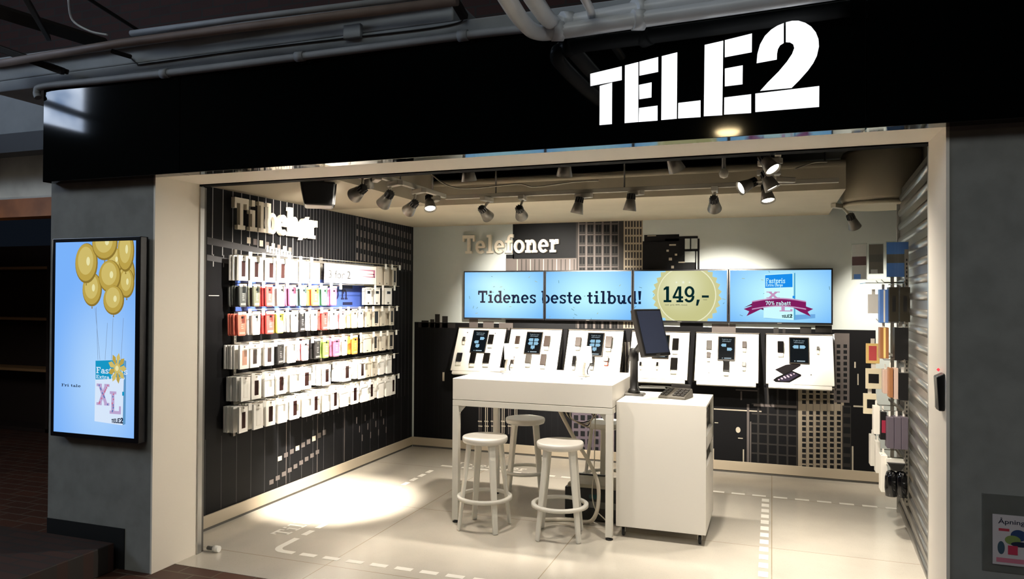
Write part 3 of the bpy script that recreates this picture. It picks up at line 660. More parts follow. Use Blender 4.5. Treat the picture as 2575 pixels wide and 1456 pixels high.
AXL = glow('ad_pattern_mauve', (186, 164, 206)); AXR = glow('ad_pattern_rose', (200, 110, 140)); AXB = glow('ad_pattern_blue', (90, 120, 180))
x, z = ax(243, 1018); p.text(slab_flat('X', 0.125, 0.105), x, z, AXL); x2, z2 = ax(276, 1040); p.text(slab_flat('L', 0.13, 0.095), x2, z2, AXL)
for k in range(34):
    u, v = random.random(), random.random()
    gx, gz = (x + 0.018 + 0.07 * u, z + 0.11 * abs(2 * v - 1) * 0 + 0.115 * (u if k % 2 else 1 - u) + 0.004) if k % 3 else (x2 + 0.02 + 0.012 * u, z2 + 0.12 * v)
    p.ell(gx, gz, 0.005, 0.006, AXR if k % 2 else AXB, 6)
x, z = ax(281, 1063); p.text(logo_small(0.034), x, z, INK)
x, z = ax(155, 971); p.text(slab_flat('Fri tale', 0.016, 0.155), x, z, INK)
x, z = ax(296, 926)
for k in range(9):
    a = k * 40; p.add([[(x, z), (x + 0.05 * math.cos(R(a - 16)), z + 0.066 * math.sin(R(a - 16))), (x + 0.07 * math.cos(R(a)), z + 0.09 * math.sin(R(a))), (x + 0.05 * math.cos(R(a + 16)), z + 0.066 * math.sin(R(a + 16)))]], GB0 if k % 2 else GB1)
p.ell(x, z, 0.024, 0.03, GB1, 14); p.ell(x, z, 0.013, 0.016, GB2, 12)
b.build('display', ad)

# ------------------------------------------------------------------ four screens in a row on the back wall
YT = 6.965
T0 = at(1165, 740, YT).x; T1 = at(2095, 740, YT).x; TW = (T1 - T0) / 4; TZ0, TZ1 = 1.372, 1.868
TB = glow_grad('tv_sky', (196, 252, 255), (112, 182, 252), 0.74, (0.0, 0.02), 0.95, 0.62)
TNAVY = glow('tv_navy', (14, 30, 62)); CONF = glow('confetti', (90, 130, 140)); CONFG = glow('confetti_gold', (170, 178, 140))
SEAL0, SEAL1, SEAL2 = glow('seal_edge', (206, 204, 150)), glow('seal_face', (208, 208, 160)), glow('seal_rim', (236, 236, 200)); SEALS = glow('seal_star', (238, 240, 214))
TEAL2 = glow('tv_green_ink', (6, 40, 42)); RIB, RIBL, RIBD = glow('ribbon_wine', (128, 28, 92)), glow('ribbon_light', (196, 150, 190)), glow('ribbon_dark', (92, 18, 66))
BOXW, BOXS, BOXB = glow('tv_box_white', (206, 252, 255)), glow('tv_box_side', (90, 170, 210)), glow('tv_box_blue', (24, 142, 236))
names = ['left screen of the four-screen row, showing the word Tidenes on blue', 'second screen of the row, showing beste tilbud on blue', 'third screen of the row, showing a gold seal with 149', 'last screen of the row, showing a box with a wine-red ribbon']
head = slab_flat('Tidenes beste tilbud!', at(1300, 732, YT).z - at(1300, 763, YT).z, at(1615, 760, YT).x - at(1202, 760, YT).x)
hx, hz = at(1202, 763, YT).x, at(1400, 763, YT).z
sc_ = at(1726, 742, YT); scx, scz = sc_.x, sc_.z; sr = at(1801, 742, YT).x - scx
def tz(px, py): q = at(px, py, YT); return (q.x, q.z)
for i in range(4):
    xc, zc = T0 + TW * (i + 0.5), (TZ0 + TZ1) / 2
    t = thing('wall_screen', names[i], 'screen', (xc, YB, zc), group='screens in a row on the back wall')
    hw, hh = TW / 2 - 0.0015, (TZ1 - TZ0) / 2
    bx(-hw, hw, YT - YB + 0.003, YT - YB + 0.05, -hh, hh, NAVY).build('bezel', t, bevel=0.003)
    bx(-0.2, 0.2, YT - YB + 0.05, -0.001, -0.15, 0.15, BLACK).build('wall_mount', t)
    bx(-0.018, 0.018, YT - YB + 0.0015, YT - YB + 0.003, -hh + 0.004, -hh + 0.010, GREY).build('badge', t)
    b = MB(); p = Picture(b, -hw + 0.013, hw - 0.013, -hh + 0.016, hh - 0.014, YT - YB + 0.0028)
    def loc(polys): return [[(x - xc, z - zc) for x, z in q] for q in polys]
    p.rect(-hw, hw, -hh, hh, TB)
    for k in range((14, 12, 9, 6)[i]):
        cx, cz, a = random.uniform(-hw, hw), random.uniform(-hh, hh), random.uniform(0, PI); L, w_ = random.uniform(0.006, 0.016), 0.004
        c, s_ = math.cos(a), math.sin(a); p.add([[(cx - c * L, cz - s_ * L), (cx + c * L, cz + s_ * L), (cx + c * L - s_ * w_, cz + s_ * L + c * w_), (cx - c * L - s_ * w_, cz - s_ * L + c * w_)]], CONF if k % 3 else CONFG)
    if i < 3: p.add([moved(q, hx - xc, hz - zc) for q in head], TNAVY)
    if i == 2:
        n = 30; star = []
        for k in range(n * 2):
            rr = sr * (1.19 if k % 2 else 1.08); star.append((scx + rr * math.cos(PI * k / n), scz + rr * math.sin(PI * k / n)))
        p.add(loc([star]), SEAL0); p.ell(scx - xc, scz - zc, sr, sr, SEAL2, 48); p.ell(scx - xc, scz - zc, sr * 0.965, sr * 0.965, glow_grad('seal_glow', (226, 226, 184), (200, 198, 140), 0.33, (0.0, 0.1)), 48)
        for cx, rr in ((1701, 0.012), (1718, 0.017), (1734, 0.012)):
            q = tz(cx, 710); p.add(loc([[(q[0] + (rr if k % 2 == 0 else rr * 0.45) * math.cos(PI / 2 + PI * k / 5), q[1] + (rr if k % 2 == 0 else rr * 0.45) * math.sin(PI / 2 + PI * k / 5)) for k in range(10)]]), SEALS)
        q = tz(1668, 760); h = tz(1668, 720)[1] - q[1]; p.text(slab_flat('149,-', h, tz(1786, 760)[0] - q[0]), q[0] - xc, q[1] - zc, TEAL2)
        q = tz(1672, 768); p.text(sans('veil. pris 499,-/mnd.', 0.013, tz(1729, 768)[0] - q[0]), q[0] - xc, q[1] - zc, TEAL2)
        q = tz(1768, 755); p.text(sans('/mnd.', 0.012), q[0] - xc, q[1] - zc, TEAL2)
    if i == 3:
        def Q(*pts): return loc([[tz(*c) for c in pts]])
        p.add(Q((1920, 800), (1995, 805), (2050, 800), (2050, 790), (1998, 792)), glow('tv_shadow', (110, 170, 226)))
        p.add(Q((1920, 799), (1996, 805), (1996, 687), (1923, 690)), BOXW); p.add(Q((1996, 805), (2000, 801), (2000, 686), (1996, 687)), BOXS)
        p.add(Q((1924, 724), (1993, 722), (1993, 688), (1924, 692)), BOXB); p.add(Q((1993, 750), (1999, 750), (1999, 744), (1993, 744)), BOXB)
        q = tz(1926, 712); p.text(slab_flat('Fastpris', 0.044, tz(1975, 712)[0] - q[0]), q[0] - xc, q[1] - zc, BOXW)
        q = tz(1926, 720); p.text(slab_flat('Extra Large', 0.024, tz(1969, 712)[0] - q[0]), q[0] - xc, q[1] - zc, BOXW)
        q = tz(1927, 750); p.text(slab_flat('X', 0.06, 0.12), q[0] - xc, q[1] - zc, RIBL)
        q = tz(1960, 783); p.text(slab_flat('L', 0.06, 0.12), q[0] - xc, q[1] - zc, RIBL)
        q = tz(1966, 799); p.text(logo_small(0.034), q[0] - xc, q[1] - zc, TEAL2)
        p.add(Q((1870, 774), (1888, 768), (1920, 780), (1920, 776), (1914, 768), (1893, 762)), RIBD)
        p.add(Q((1870, 777), (1892, 769), (1920, 774), (1900, 784), (1877, 795), (1884, 783)), RIB); p.add(Q((2045, 777), (2022, 769), (1995, 774), (2012, 784), (2039, 796), (2031, 784)), RIB)
        n = 14; up = [(1891 + (2027 - 1891) * k / n, 757 - 8 * math.sin(PI * k / n)) for k in range(n + 1)]; dn = [(x, y + 22) for x, y in up]
        p.add(Q(*(up + dn[::-1])), RIB)
        p.add(Q(*([(x, y) for x, y in up] + [(x, y + 3) for x, y in up][::-1])), RIBL); p.add(Q(*([(x, y + 19) for x, y in up] + [(x, y + 22) for x, y in up][::-1])), RIBL)
        q = tz(1925, 767); p.text(slab_flat('70% rabatt', 0.036, tz(1989, 767)[0] - q[0]), q[0] - xc, q[1] - zc, BOXW)
    b.build('display', t)

# ------------------------------------------------------------------ raised words on the walls
LET = mat('letter_white', (222, 214, 198), rough=0.5)
def raised(word, origin, rotz, h, width, depth, label, name='wall_lettering'):
    t = thing(name, label, 'wall lettering', origin, (0, 0, rotz))
    for ch, ps in slab(word, h, width):
        b = MB()
        for p in ps:
            ar = sum(p[i - 1][0] * p[i][1] - p[i][0] * p[i - 1][1] for i in range(len(p)))
            b.T = Matrix.Translation((0, p.lay * 0.0004, 0)); b.prism(p if ar > 0 else p[::-1], LET, depth - p.lay * 0.0008)
        b.build('letter', t, loc=(0, -depth - 0.03, 0))
        xs = [x for p in ps for x, z in p]; xc = (min(xs) + max(xs)) / 2
        MB().tube([(xc, -0.031, h * 0.07), (xc, 0.0, h * 0.07)], 0.005, STEEL, n=6).build('spacer', t)
    return t
q0 = at(1162, 638, YB - 0.07); q1 = at(1406, 634, YB - 0.07); qh = at(1162, 592, YB - 0.07)
raised('Telefoner', (q0.x, YB, q0.z), 0, qh.z - q0.z, q1.x - q0.x, 0.035, 'raised white word on the back wall above the screens')
f0 = atx(590, 575, XL + 0.062); f1 = atx(801, 605, XL + 0.062); fh = atx(590, 506, XL + 0.062)
raised('Tilbeh\u00f8r', (XL, f0.y, f0.z), R(90), 0.225, f1.y - f0.y, 0.032, 'deep raised white word on the left wall above the accessories')

# ------------------------------------------------------------------ ceiling: tracks, spotlights, drum, speaker, cables
LAMPG = mat('lamp_grey', (104, 100, 92), rough=0.38, metal=0.35); FIN = mat('lamp_fin_dark', (40, 38, 36), rough=0.5); TRK = mat('track_grey', (176, 170, 156), rough=0.5)
LENS = glow('lamp_lens', (255, 246, 226), 14)
def track(label, a, b):
    A, B = Vector(a), Vector(b); t = thing('light_track', label, 'light track', (A + B) / 2); d = (B - A) / 2
    n = Vector((-d.y, d.x, 0)).normalized() * 0.017; u = Vector((0, 0, 0.016))
    MB().hexa([-d - n - u, d - n - u, d + n - u, -d + n - u], [-d - n + u, d - n + u, d + n + u, -d + n + u], TRK).build('rail', t, bevel=0.003)
    for k in (-0.7, 0.0, 0.7):
        MB().tube([d * k + Vector((0, 0, 0.016)), d * k + Vector((0, 0, 2.84 - A.z))], 0.006, GREY, n=6).build('hanger', t)
TZ = 2.395
track('track for spotlights along the edge of the left soffit', (-2.44, 3.80, TZ), (-2.44, 5.26, TZ))
track('track for spotlights running across before the back soffit', (-2.47, 5.34, TZ), (0.42, 5.34, TZ))
track('track for spotlights over the right side of the shop', (0.03, 3.80, TZ + 0.02), (0.03, 5.22, TZ + 0.02))
track('track for spotlights across the shop just behind the entrance', (-1.9, 4.12, 2.56), (-0.1, 4.12, 2.56))
def spotlight(lens, rail, target, label, power=120, size=44, blend=0.5, lit=True, scale=0.82, gear=1):
    """lens: centre of the lamp's mouth; rail: the point of the track it hangs from; target: what it is turned to"""
    lens, rail, target = Vector(lens), Vector(rail), Vector(target); d = (target - lens).normalized()
    t = thing('track_spotlight', label, 'spotlight', rail, group='spotlights on the shop ceiling')
    L, k = 0.105 * scale, scale; M = Matrix.Translation(lens - rail - d * (L + 0.05 * k)) @ d.to_track_quat('Z', 'Y').to_matrix().to_4x4()
    MB().lathe([(0.036 * k, 0.05 * k), (0.042 * k, 0.07 * k), (0.060 * k, 0.05 * k + L), (0.057 * k, 0.05 * k + L), (0.046 * k, 0.05 * k + L - 0.012)], LAMPG, n=28, M=M, cap=False).build('housing', t)
    fb = MB()
    fb.lathe([(0.022 * k, 0), (0.030 * k, 0.004), (0.030 * k, 0.05 * k), (0.036 * k, 0.052 * k)], FIN, n=20, M=M)
    for j in range(10):
        a = 2 * PI * j / 10; c, s_ = math.cos(a), math.sin(a); fb.tube([M @ Vector((c * 0.033 * k, s_ * 0.033 * k, 0.004)), M @ Vector((c * 0.036 * k, s_ * 0.036 * k, 0.054 * k))], 0.004, FIN, n=4, smooth=False)
    fb.build('heat_sink', t)
    MB().lathe([(0.0001, 0.05 * k + L - 0.010), (0.052 * k, 0.05 * k + L - 0.010)], LENS, n=24, M=M, cap=False).build('lens', t)
    rear = M @ Vector((0, 0, 0.03))
    MB().tube([(0, 0, -0.014), (0, 0, -0.035), rear * 0.5 + Vector((0, 0, -0.012)), rear], 0.010, TRK, n=8).build('arm', t)
    if gear:
        g = MB(Matrix.Rotation(math.atan2(d.y, d.x) + PI, 4, 'Z')); g.box(-0.02, 0.12, -0.022, 0.022, -0.052, -0.018, TRK); g.build('gear_box', t, bevel=0.004)
    ld = bpy.data.lights.new('spot_beam', 'SPOT'); lo = bpy.data.objects.new('spot_beam', ld); COL.objects.link(lo); lo.parent = t
    lo.location = lens - rail + d * 0.012; lo.rotation_euler = d.to_track_quat('-Z', 'Y').to_euler()
    ld.energy = power * SPOT_POWER; ld.color = WARM; ld.spot_size = R(size); ld.spot_blend = blend; ld.shadow_soft_size = 0.035
    return t
def lt(px, py): q = atx(px, py, -2.50); return q, (-2.44, q.y, TZ)
def bk(px, py): q = at(px, py, 5.30); return q, (q.x, 5.34, TZ)
def rt(px, py, Y, dx=0.0): q = at(px, py, Y); return q, (0.03, q.y, TZ + 0.02)
for (pos, target, label, power, size, blend) in (
    (lt(891, 492), (XL, 4.62, 1.82), 'grey spotlight nearest the entrance on the left track, below the speaker', 200, 80, 1),
    (lt(922, 470), (-3.22, 4.98, 0.0), 'second grey spotlight on the left track, tucked behind the nearest one', 800, 34, .9),
    (lt(963, 514), (XL, 5.05, 1.32), 'third grey spotlight from the entrance on the left track', 420, 62, 1),
    (lt(1026, 531), (XL, 5.5, 1.55), 'fourth grey spotlight from the entrance on the left track', 110, 62, 1),
    (lt(1082, 526), (-1.9, 4.35, 0.3), 'last spotlight of the left track, glowing and turned to the stools', 40, 50, .8),
    (bk(1228, 546), (-1.75, YB, 1.2), 'grey spotlight turned to the back wall, first from the left on the back track', 200, 50, .8),
    (bk(1312, 544), (-2.05, YB, 1.38), 'grey spotlight turned to the back wall, second from the left on the back track', 230, 64, .6),
    (bk(1450, 537), (-1.75, 5.42, 0.6), 'glowing spotlight above the Telefoner word turned down to the white counter', 95, 80, .8),
    (bk(1583, 530), (-1.2, 5.45, 0.6), 'glowing spotlight above the second wall screen', 85, 80, .8),
    (bk(1797, 525), (-0.42, YB, 1.2), 'grey spotlight above the third wall screen, turned to the phone boards', 260, 54, .7),
    (rt(1861, 474, 5.10), (-2.9, 3.75, 0.9), 'glowing spotlight turned sideways above the cart, left of the right track', 125, 52, .9),
    (rt(1945, 428, 4.40), (0.75, 3.9, 1.2), 'glowing spotlight nearest the entrance on the right track', 50, 80, .9),
    (rt(1943, 475, 4.78), (0.72, 4.72, 0.85), 'glowing spotlight in the middle of the stack on the right track', 75, 84, .9),
    (rt(1932, 506, 5.20), (0.25, 4.7, 0.6), 'lowest glowing spotlight on the right track', 60, 70, .9)):
    spotlight(pos[0], pos[1], target, label, power, size, blend)
for (px, py, tgt, label, power) in ((1180, 455, (-1.8, 4.9, 0.0), 'grey spotlight just behind the entrance lintel, leftmost of three', 36), (1419, 443, (-1.5, 4.9, 0.2), 'grey spotlight just behind the entrance lintel, middle of three', 24), (1703, 428, (0.2, 5.3, 0.4), 'grey spotlight just behind the entrance lintel, rightmost of three', 85)):
    q = at(px, py, 4.22); spotlight(q, (q.x, 4.12, 2.56), tgt, label, power, 105, 1.0, gear=0)
q = at(2150, 572, 6.30); spotlight(q, (q.x - 0.10, 6.28, 2.36), (1.0, 6.9, 1.3), 'grey spotlight hanging alone below the round duct', 60, 80, 1)
dr = thing('air_duct_drum', 'big beige cylindrical air drum in the right rear ceiling corner', 'air duct', (0.80, 6.32, 2.315))
MB().lathe([(0.275, 0.03), (0.29, 0.06), (0.29, 0.40), (0.275, 0.43), (0.13, 0.435), (0.13, 0.52)], BEIGE, n=48).build('drum', dr)
MB().lathe([(0.27, 0.0), (0.285, 0.004), (0.285, 0.028), (0.25, 0.03)], mat('duct_cap', (178, 168, 144), rough=0.6), n=48).build('cap', dr)
bt = thing('conduit_box', 'flat grey box with a thin pipe rising beside the air drum', 'conduit', (0.30, 6.25, 2.355))
bx(-0.06, 0.12, -0.05, 0.05, 0.0, 0.04, GREY).build('box', bt, bevel=0.004)
MB().tube(smooth_path([(0.06, 0, 0.04), (0.08, 0, 0.08), (0.09, 0, 0.14), (0.09, 0, 0.475)], 5), 0.007, GREY, n=8).build('pipe', bt)
sp = thing('wall_speaker', 'black loudspeaker hanging under the left soffit', 'speaker', tuple(atz(803, 455, SOF)), (0, 0, R(35)))
b = MB(); b.hexa([(-0.09, -0.11, -0.17), (0.09, -0.09, -0.17), (0.09, 0.09, -0.17), (-0.09, 0.11, -0.17)], [(-0.12, -0.15, -0.02), (0.10, -0.12, -0.02), (0.10, 0.12, -0.02), (-0.12, 0.15, -0.02)], BLACK); b.build('cabinet', sp, bevel=0.012)
b = MB(); b.hexa([(0.091, -0.08, -0.16), (0.097, -0.08, -0.16), (0.097, 0.08, -0.16), (0.091, 0.08, -0.16)], [(0.101, -0.11, -0.03), (0.107, -0.11, -0.03), (0.107, 0.11, -0.03), (0.101, 0.11, -0.03)], mat('speaker_grille', (10, 10, 10), rough=0.8)); b.build('grille', sp)
bx(-0.03, 0.03, -0.03, 0.03, -0.03, 0, BLACK).build('bracket', sp)
CAB = mat('pale_cable', (150, 144, 130), rough=0.6)
t = thing('ceiling_cable', 'pale loose cable sagging along the dark ceiling gap', 'cable', (0, 0, 0))
MB().tube(smooth_path([at(1085, 438, 5.0), at(1125, 466, 5.0), at(1180, 474, 5.05), at(1300, 463, 5.1), at(1345, 470, 5.1), at(1440, 458, 5.15), at(1505, 454, 5.2)], 6), 0.006, CAB, n=6).build('cable', t)
t = thing('ceiling_cable', 'short pale cable end in the ceiling gap near the right track', 'cable', (0, 0, 0))
MB().tube(smooth_path([at(2000, 425, 5.2), at(2045, 409, 5.25), at(2080, 407, 5.3)], 6), 0.006, CAB, n=6).build('cable', t)
t = thing('ceiling_pipe', 'grey pipe along the ceiling above the left track', 'pipe', (-2.1, 3.8, 2.62))
MB().tube([(0, 0, 0), (0, 1.55, 0), (0.03, 1.58, 0.05), (0.03, 1.6, 0.2)], 0.028, GREY).build('pipe', t)
q = at(1820, 436, 4.6)
t = thing('motion_sensor', 'small round sensor on a stub pipe hanging from the ceiling', 'sensor', q)
MB().tube([(0, 0, 0.03), (0, 0, 2.84 - q.z)], 0.012, GREY).build('stem', t); MB().lathe([(0.004, -0.03), (0.022, -0.022), (0.03, 0), (0.022, 0.022), (0.004, 0.03)], TRK).build('head', t)

# ------------------------------------------------------------------ counter table
tb = thing('counter_table', 'tall white counter table with a thick boxed top, stools around it', 'table', (-1.565, 5.195, 0))
tx, ty = 0.575, 0.425
bx(-tx, tx, -ty, ty, 0.872, 1.022, WHITE).build('top', tb, bevel=0.003)
b = MB()
for (a, c, d, e) in ((-tx, tx, -ty, -ty + 0.045), (-tx, tx, ty - 0.045, ty), (-tx, -tx + 0.045, -ty + 0.045, ty - 0.045), (tx - 0.045, tx, -ty + 0.045, ty - 0.045)): b.box(a, c, d, e, 0.828, 0.869, WHITE_MET)
b.build('frame', tb, bevel=0.002)
for sx in (-1, 1):
    for sy in (-1, 1):
        cx, cy = sx * (tx - 0.0225), sy * (ty - 0.0225)
        lg = bx(cx - 0.0225, cx + 0.0225, cy - 0.0225, cy + 0.0225, 0.02, 0.828, WHITE_MET).build('leg', tb, bevel=0.002)
        MB(Matrix.Translation((cx, cy, 0))).lathe([(0.024, 0), (0.026, 0.006), (0.012, 0.012), (0.010, 0.021)], BLACK, n=16).build('foot', lg)
        g = MB(); x = cx - sx * 0.0225
        g.prism([(x, 0.828), (x - sx * 0.05, 0.828), (x, 0.77)], WHITE_MET, 0.006); o = g.build('corner_bracket', tb, loc=(0, cy - 0.003, 0))
for (px, py) in ((1264, 940), (1283, 940), (1463, 953), (1473, 949)):
    q = atz(px, py, 1.0225); MB(Matrix.Translation((q.x + 1.565, q.y - 5.195, 1.0221))).lathe([(0.010 if px in (1264, 1463) else 0.004, 0), (0.009 if px in (1264, 1463) else 0.003, 0.003)], BLACK, n=14).build('cable_hole', tb)
# small phone stands on the counter
def phone_stand(px, py, label, rz):
    q = atz(px, py, 1.022); t = thing('phone_stand', label, 'phone stand', (q.x, q.y, 1.0222), (0, 0, rz), 'phone stands on the counter')
    MB().lathe([(0.045, 0), (0.045, 0.008), (0.03, 0.012)], WHITE_MET, n=24).build('base', t)
    MB().tube(smooth_path([(0, 0, 0.01), (0.0, 0, 0.06), (0.012, -0.005, 0.11), (0.02, -0.01, 0.15)], 5), 0.009, WHITE_MET).build('post', t)
    T = Matrix.Translation((0.02, -0.012, 0.155)) @ Matrix.Rotation(R(-32), 4, 'X')
    MB(T).box(-0.032, 0.032, -0.004, 0.006, -0.02, 0.02, WHITE_MET).build('holder', t, bevel=0.003)
    MB(T).box(-0.036, 0.036, -0.014, -0.005, -0.07, 0.07, CARD).build('phone', t, bevel=0.004)
    MB().tube(smooth_path([(0.03, 0.02, 0.13), (0.05, 0.03, 0.09), (0.03, 0.03, 0.04), (0.035, 0.03, 0.0)], 6), 0.004, BLACK, n=6).build('security_cable', t)
    return t
phone_stand(1272, 936, 'white phone stand on the left end of the counter', R(25)); phone_stand(1468, 946, 'white phone stand on the right half of the counter', R(20))

# ------------------------------------------------------------------ stools
def stool(cx, cy, yaw, label):
    t = thing('bar_stool', label, 'stool', (cx, cy, 0), (0, 0, yaw), 'bar stools at the counter')
    MB().lathe([(0.135, 0.588), (0.152, 0.594), (0.158, 0.610), (0.158, 0.626), (0.154, 0.632), (0.146, 0.633), (0.06, 0.628), (0.001, 0.627)], WHITE, n=48).build('seat', t)
    MB().lathe([(0.186, 0.205), (0.192, 0.203), (0.192, 0.222), (0.186, 0.226), (0.166, 0.226), (0.163, 0.222), (0.163, 0.205), (0.186, 0.205)], WHITE_MET, n=48, cap=False).build('footrest_ring', t)
    for k in range(4):
        a = PI / 4 + k * PI / 2; c, s_ = math.cos(a), math.sin(a); u = Vector((-s_, c, 0)); n = Vector((c, s_, 0))
        A = n * 0.192; B = n * 0.118 + Vector((0, 0, 0.594))
        w0, w1 = 0.019, 0.026
        b = MB(); b.hexa([A - u * w0 - n * 0.009, A + u * w0 - n * 0.009, A + u * w0 + n * 0.009, A - u * w0 + n * 0.009], [B - u * w1 - n * 0.012, B + u * w1 - n * 0.012, B + u * w1 + n * 0.012, B - u * w1 + n * 0.012], WHITE_MET)
        b.build('leg', t, bevel=0.008, seg=3)
    return t
def stool_at(feet):
    P = [atz(x, y) for x, y in feet]; c = sum(P, Vector()) / len(P); d = P[0] - c
    return c.x, c.y, math.atan2(d.y, d.x) + 3 * PI / 4
cx, cy, a = stool_at([(1146, 1335), (1244, 1350), (1291, 1315), (1192, 1303)]); stool(cx, cy, a, 'white bar stool with footrest ring in front of the counter, on the left')
cx, cy, a = stool_at([(1344, 1363), (1455, 1371), (1470, 1332), (1361, 1326)]); stool(cx, cy, a, 'white bar stool with footrest ring in front of the counter, nearest the cart')
q = atz(1321, 1051, 0.63); stool(q.x, q.y, R(16), 'white bar stool behind the counter, seen between the two front stools')
q = atz(1526, 1061, 0.63); stool(q.x, q.y, R(-22), 'white bar stool half hidden behind the counter leg and the cart')

# ------------------------------------------------------------------ rolling cart with till things
ct = thing('rolling_cart', 'tall white rolling cabinet beside the counter', 'cart', (-0.69, 5.165, 0))
cx, cy = 0.292, 0.305
b = MB(); T_ = 0.018
b.box(-cx, cx, -cy, -cy + T_, 0.075, 0.905, WHITE).box(-cx, -cx + T_, -cy + T_, cy, 0.075, 0.905, WHITE).box(-cx + T_, cx, cy - T_, cy, 0.075, 0.905, WHITE)
b.box(-cx + T_, cx, -cy + T_, cy - T_, 0.887, 0.905, WHITE).box(-cx + T_, cx, -cy + T_, cy - T_, 0.075, 0.093, WHITE)
b.build('body', ct, bevel=0.002)
b = MB(); b.box(cx - T_, cx - 0.001, -cy + T_, cy - T_, 0.093, 0.50, WHITE).box(cx - T_, cx - 0.001, -cy + T_, cy - T_, 0.61, 0.70, WHITE).box(cx - T_, cx - 0.001, -cy + T_, -cy + T_ + 0.03, 0.50, 0.887, WHITE).box(cx - T_, cx - 0.001, cy - T_ - 0.03, cy - T_, 0.50, 0.887, WHITE); b.build('side_panel', ct)
bx(-cx + T_, cx - T_, -cy + T_, cy - T_, 0.60, 0.612, WHITE).build('shelf', ct); bx(-cx + T_, cx - T_, -cy + T_, cy - T_, 0.69, 0.702, WHITE).build('shelf', ct)
for x in (-0.25, 0.25):
    for y in (-0.25, 0.25):
        w = MB(Matrix.Translation((x, y, 0)))
        w.box(-0.02, 0.02, -0.02, 0.02, 0.068, 0.075, STEEL); w.box(-0.014, -0.011, -0.012, 0.012, 0.03, 0.07, STEEL); w.box(0.011, 0.014, -0.012, 0.012, 0.03, 0.07, STEEL)
        o = w.build('caster', ct)
        MB(Matrix.Translation((x, y, 0.028)) @ Matrix.Rotation(R(90), 4, 'Y')).lathe([(0.024, -0.009), (0.028, -0.005), (0.028, 0.005), (0.024, 0.009)], BLACK, n=20).build('wheel', o)
t = thing('printer', 'black device standing inside the open shelf of the white cart', 'printer', (-0.66, 5.17, 0.702)); bx(-0.2, 0.24, -0.2, 0.2, 0, 0.13, BLACK).build('case', t, bevel=0.01); bx(0.24, 0.242, -0.12, 0.12, 0.05, 0.08, GREY).build('slot', t)
# tilted monitor on a pole
q = atz(1594, 993, 0.905)
mn = thing('monitor_on_pole', 'black tilted monitor on a pole standing on the white cart', 'monitor', (q.x, q.y, 0.905))
b = MB(); b.hexa([(-0.09, -0.06, 0), (0.08, -0.06, 0), (0.08, 0.07, 0), (-0.09, 0.07, 0)], [(-0.08, -0.05, 0.02), (0.07, -0.05, 0.014), (0.07, 0.06, 0.014), (-0.08, 0.06, 0.024)], mat('base_grey', (66, 62, 56), rough=0.4)); b.build('base', mn, bevel=0.006)
b = MB(); b.lathe([(0.045, 0.018), (0.038, 0.04), (0.029, 0.05), (0.029, 0.24), (0.034, 0.245), (0.034, 0.33), (0.026, 0.335)], BLACK, n=24); b.build('pole', mn)
mc = at(1642, 835, q.y - 0.05); a, tl = R(58), R(17)
M3 = Matrix.Translation(Vector(mc) - mn.location) @ Matrix.Rotation(a, 4, 'Z') @ Matrix.Rotation(-tl, 4, 'X')
MB(M3).box(-0.137, 0.137, 0.0, 0.045, -0.170, 0.170, BLACK).build('monitor_case', mn, bevel=0.006)
MB(M3).box(-0.122, 0.122, -0.0015, 0.001, -0.150, 0.155, mat('dark_lcd', (44, 50, 68), rough=0.18, spec=0.5)).build('display', mn)
MB(M3).box(-0.02, 0.02, -0.003, 0.001, -0.164, -0.158, STEEL).build('badge', mn)
bp = M3 @ Vector((-0.02, 0.05, -0.02))
MB().tube([(0, 0, 0.29), bp * 0.5 + Vector((0, 0, 0.145)), bp], 0.022, BLACK).build('bracket', mn)
# desk phone
q = atz(1700, 1000, 0.905)
dp = thing('desk_phone', 'grey desk phone with rows of keys on the white cart', 'desk phone', (q.x, q.y, 0.905), (0, 0, R(-14)))
KEYB = mat('phone_grey', (84, 80, 72), rough=0.5); KEYD = mat('key_grey', (46, 44, 42), rough=0.5)
b = MB(); b.hexa([(-0.10, -0.09, 0), (0.10, -0.09, 0), (0.09, 0.10, 0), (-0.09, 0.10, 0)], [(-0.095, -0.085, 0.018), (0.095, -0.085, 0.018), (0.085, 0.095, 0.06), (-0.085, 0.095, 0.06)], KEYB); b.build('body', dp, bevel=0.006)
for r0 in range(4):
    for c0 in range(6):
        if c0 == 2: continue
        x, y = -0.075 + c0 * 0.029, -0.06 + r0 * 0.036; z = 0.020 + (y + 0.085) * 0.233
        b = MB(Matrix.Translation((x, y, z)) @ Matrix.Rotation(R(13), 4, 'X')); b.box(-0.011, 0.011, -0.013, 0.013, 0, 0.006, KEYD); b.build('key', dp)
bx(-0.07, 0.07, 0.09, 0.10, 0.04, 0.085, KEYD).build('phone_display', dp, bevel=0.003)
q = atz(1573, 975, 0.905)
t = thing('barcode_scanner', 'black hand scanner lying behind the monitor base on the cart', 'scanner', (q.x + 0.035, q.y + 0.05, 0.905), (0, 0, R(30)))
MB().tube([(-0.05, 0, 0.03), (0.0, 0, 0.032), (0.05, 0, 0.03)], [0.016, 0.018, 0.022], BLACK).build('head', t); MB().tube([(0.0, 0, 0.02), (0.02, 0.05, 0.014)], 0.012, BLACK).build('handle', t)
q = atz(1640, 975, 0.905)
t = thing('paper_mat', 'flat grey paper mat between the monitor base and the desk phone', 'mat', (q.x, q.y, 0.9052), (0, 0, R(12))); bx(-0.1, 0.1, -0.06, 0.06, 0, 0.002, GREY).build('sheet', t)
t = thing('monitor_cable', 'grey cable looped on the cart behind the monitor pole', 'cable', (q.x, q.y, 0.909))
MB().tube(smooth_path([(-0.10, 0.06, 0.0), (-0.04, 0.09, 0.0), (0.03, 0.07, 0.002), (0.09, 0.085, 0.0), (0.15, 0.07, 0.0)], 6), 0.003, GREY, n=6).build('cable', t)

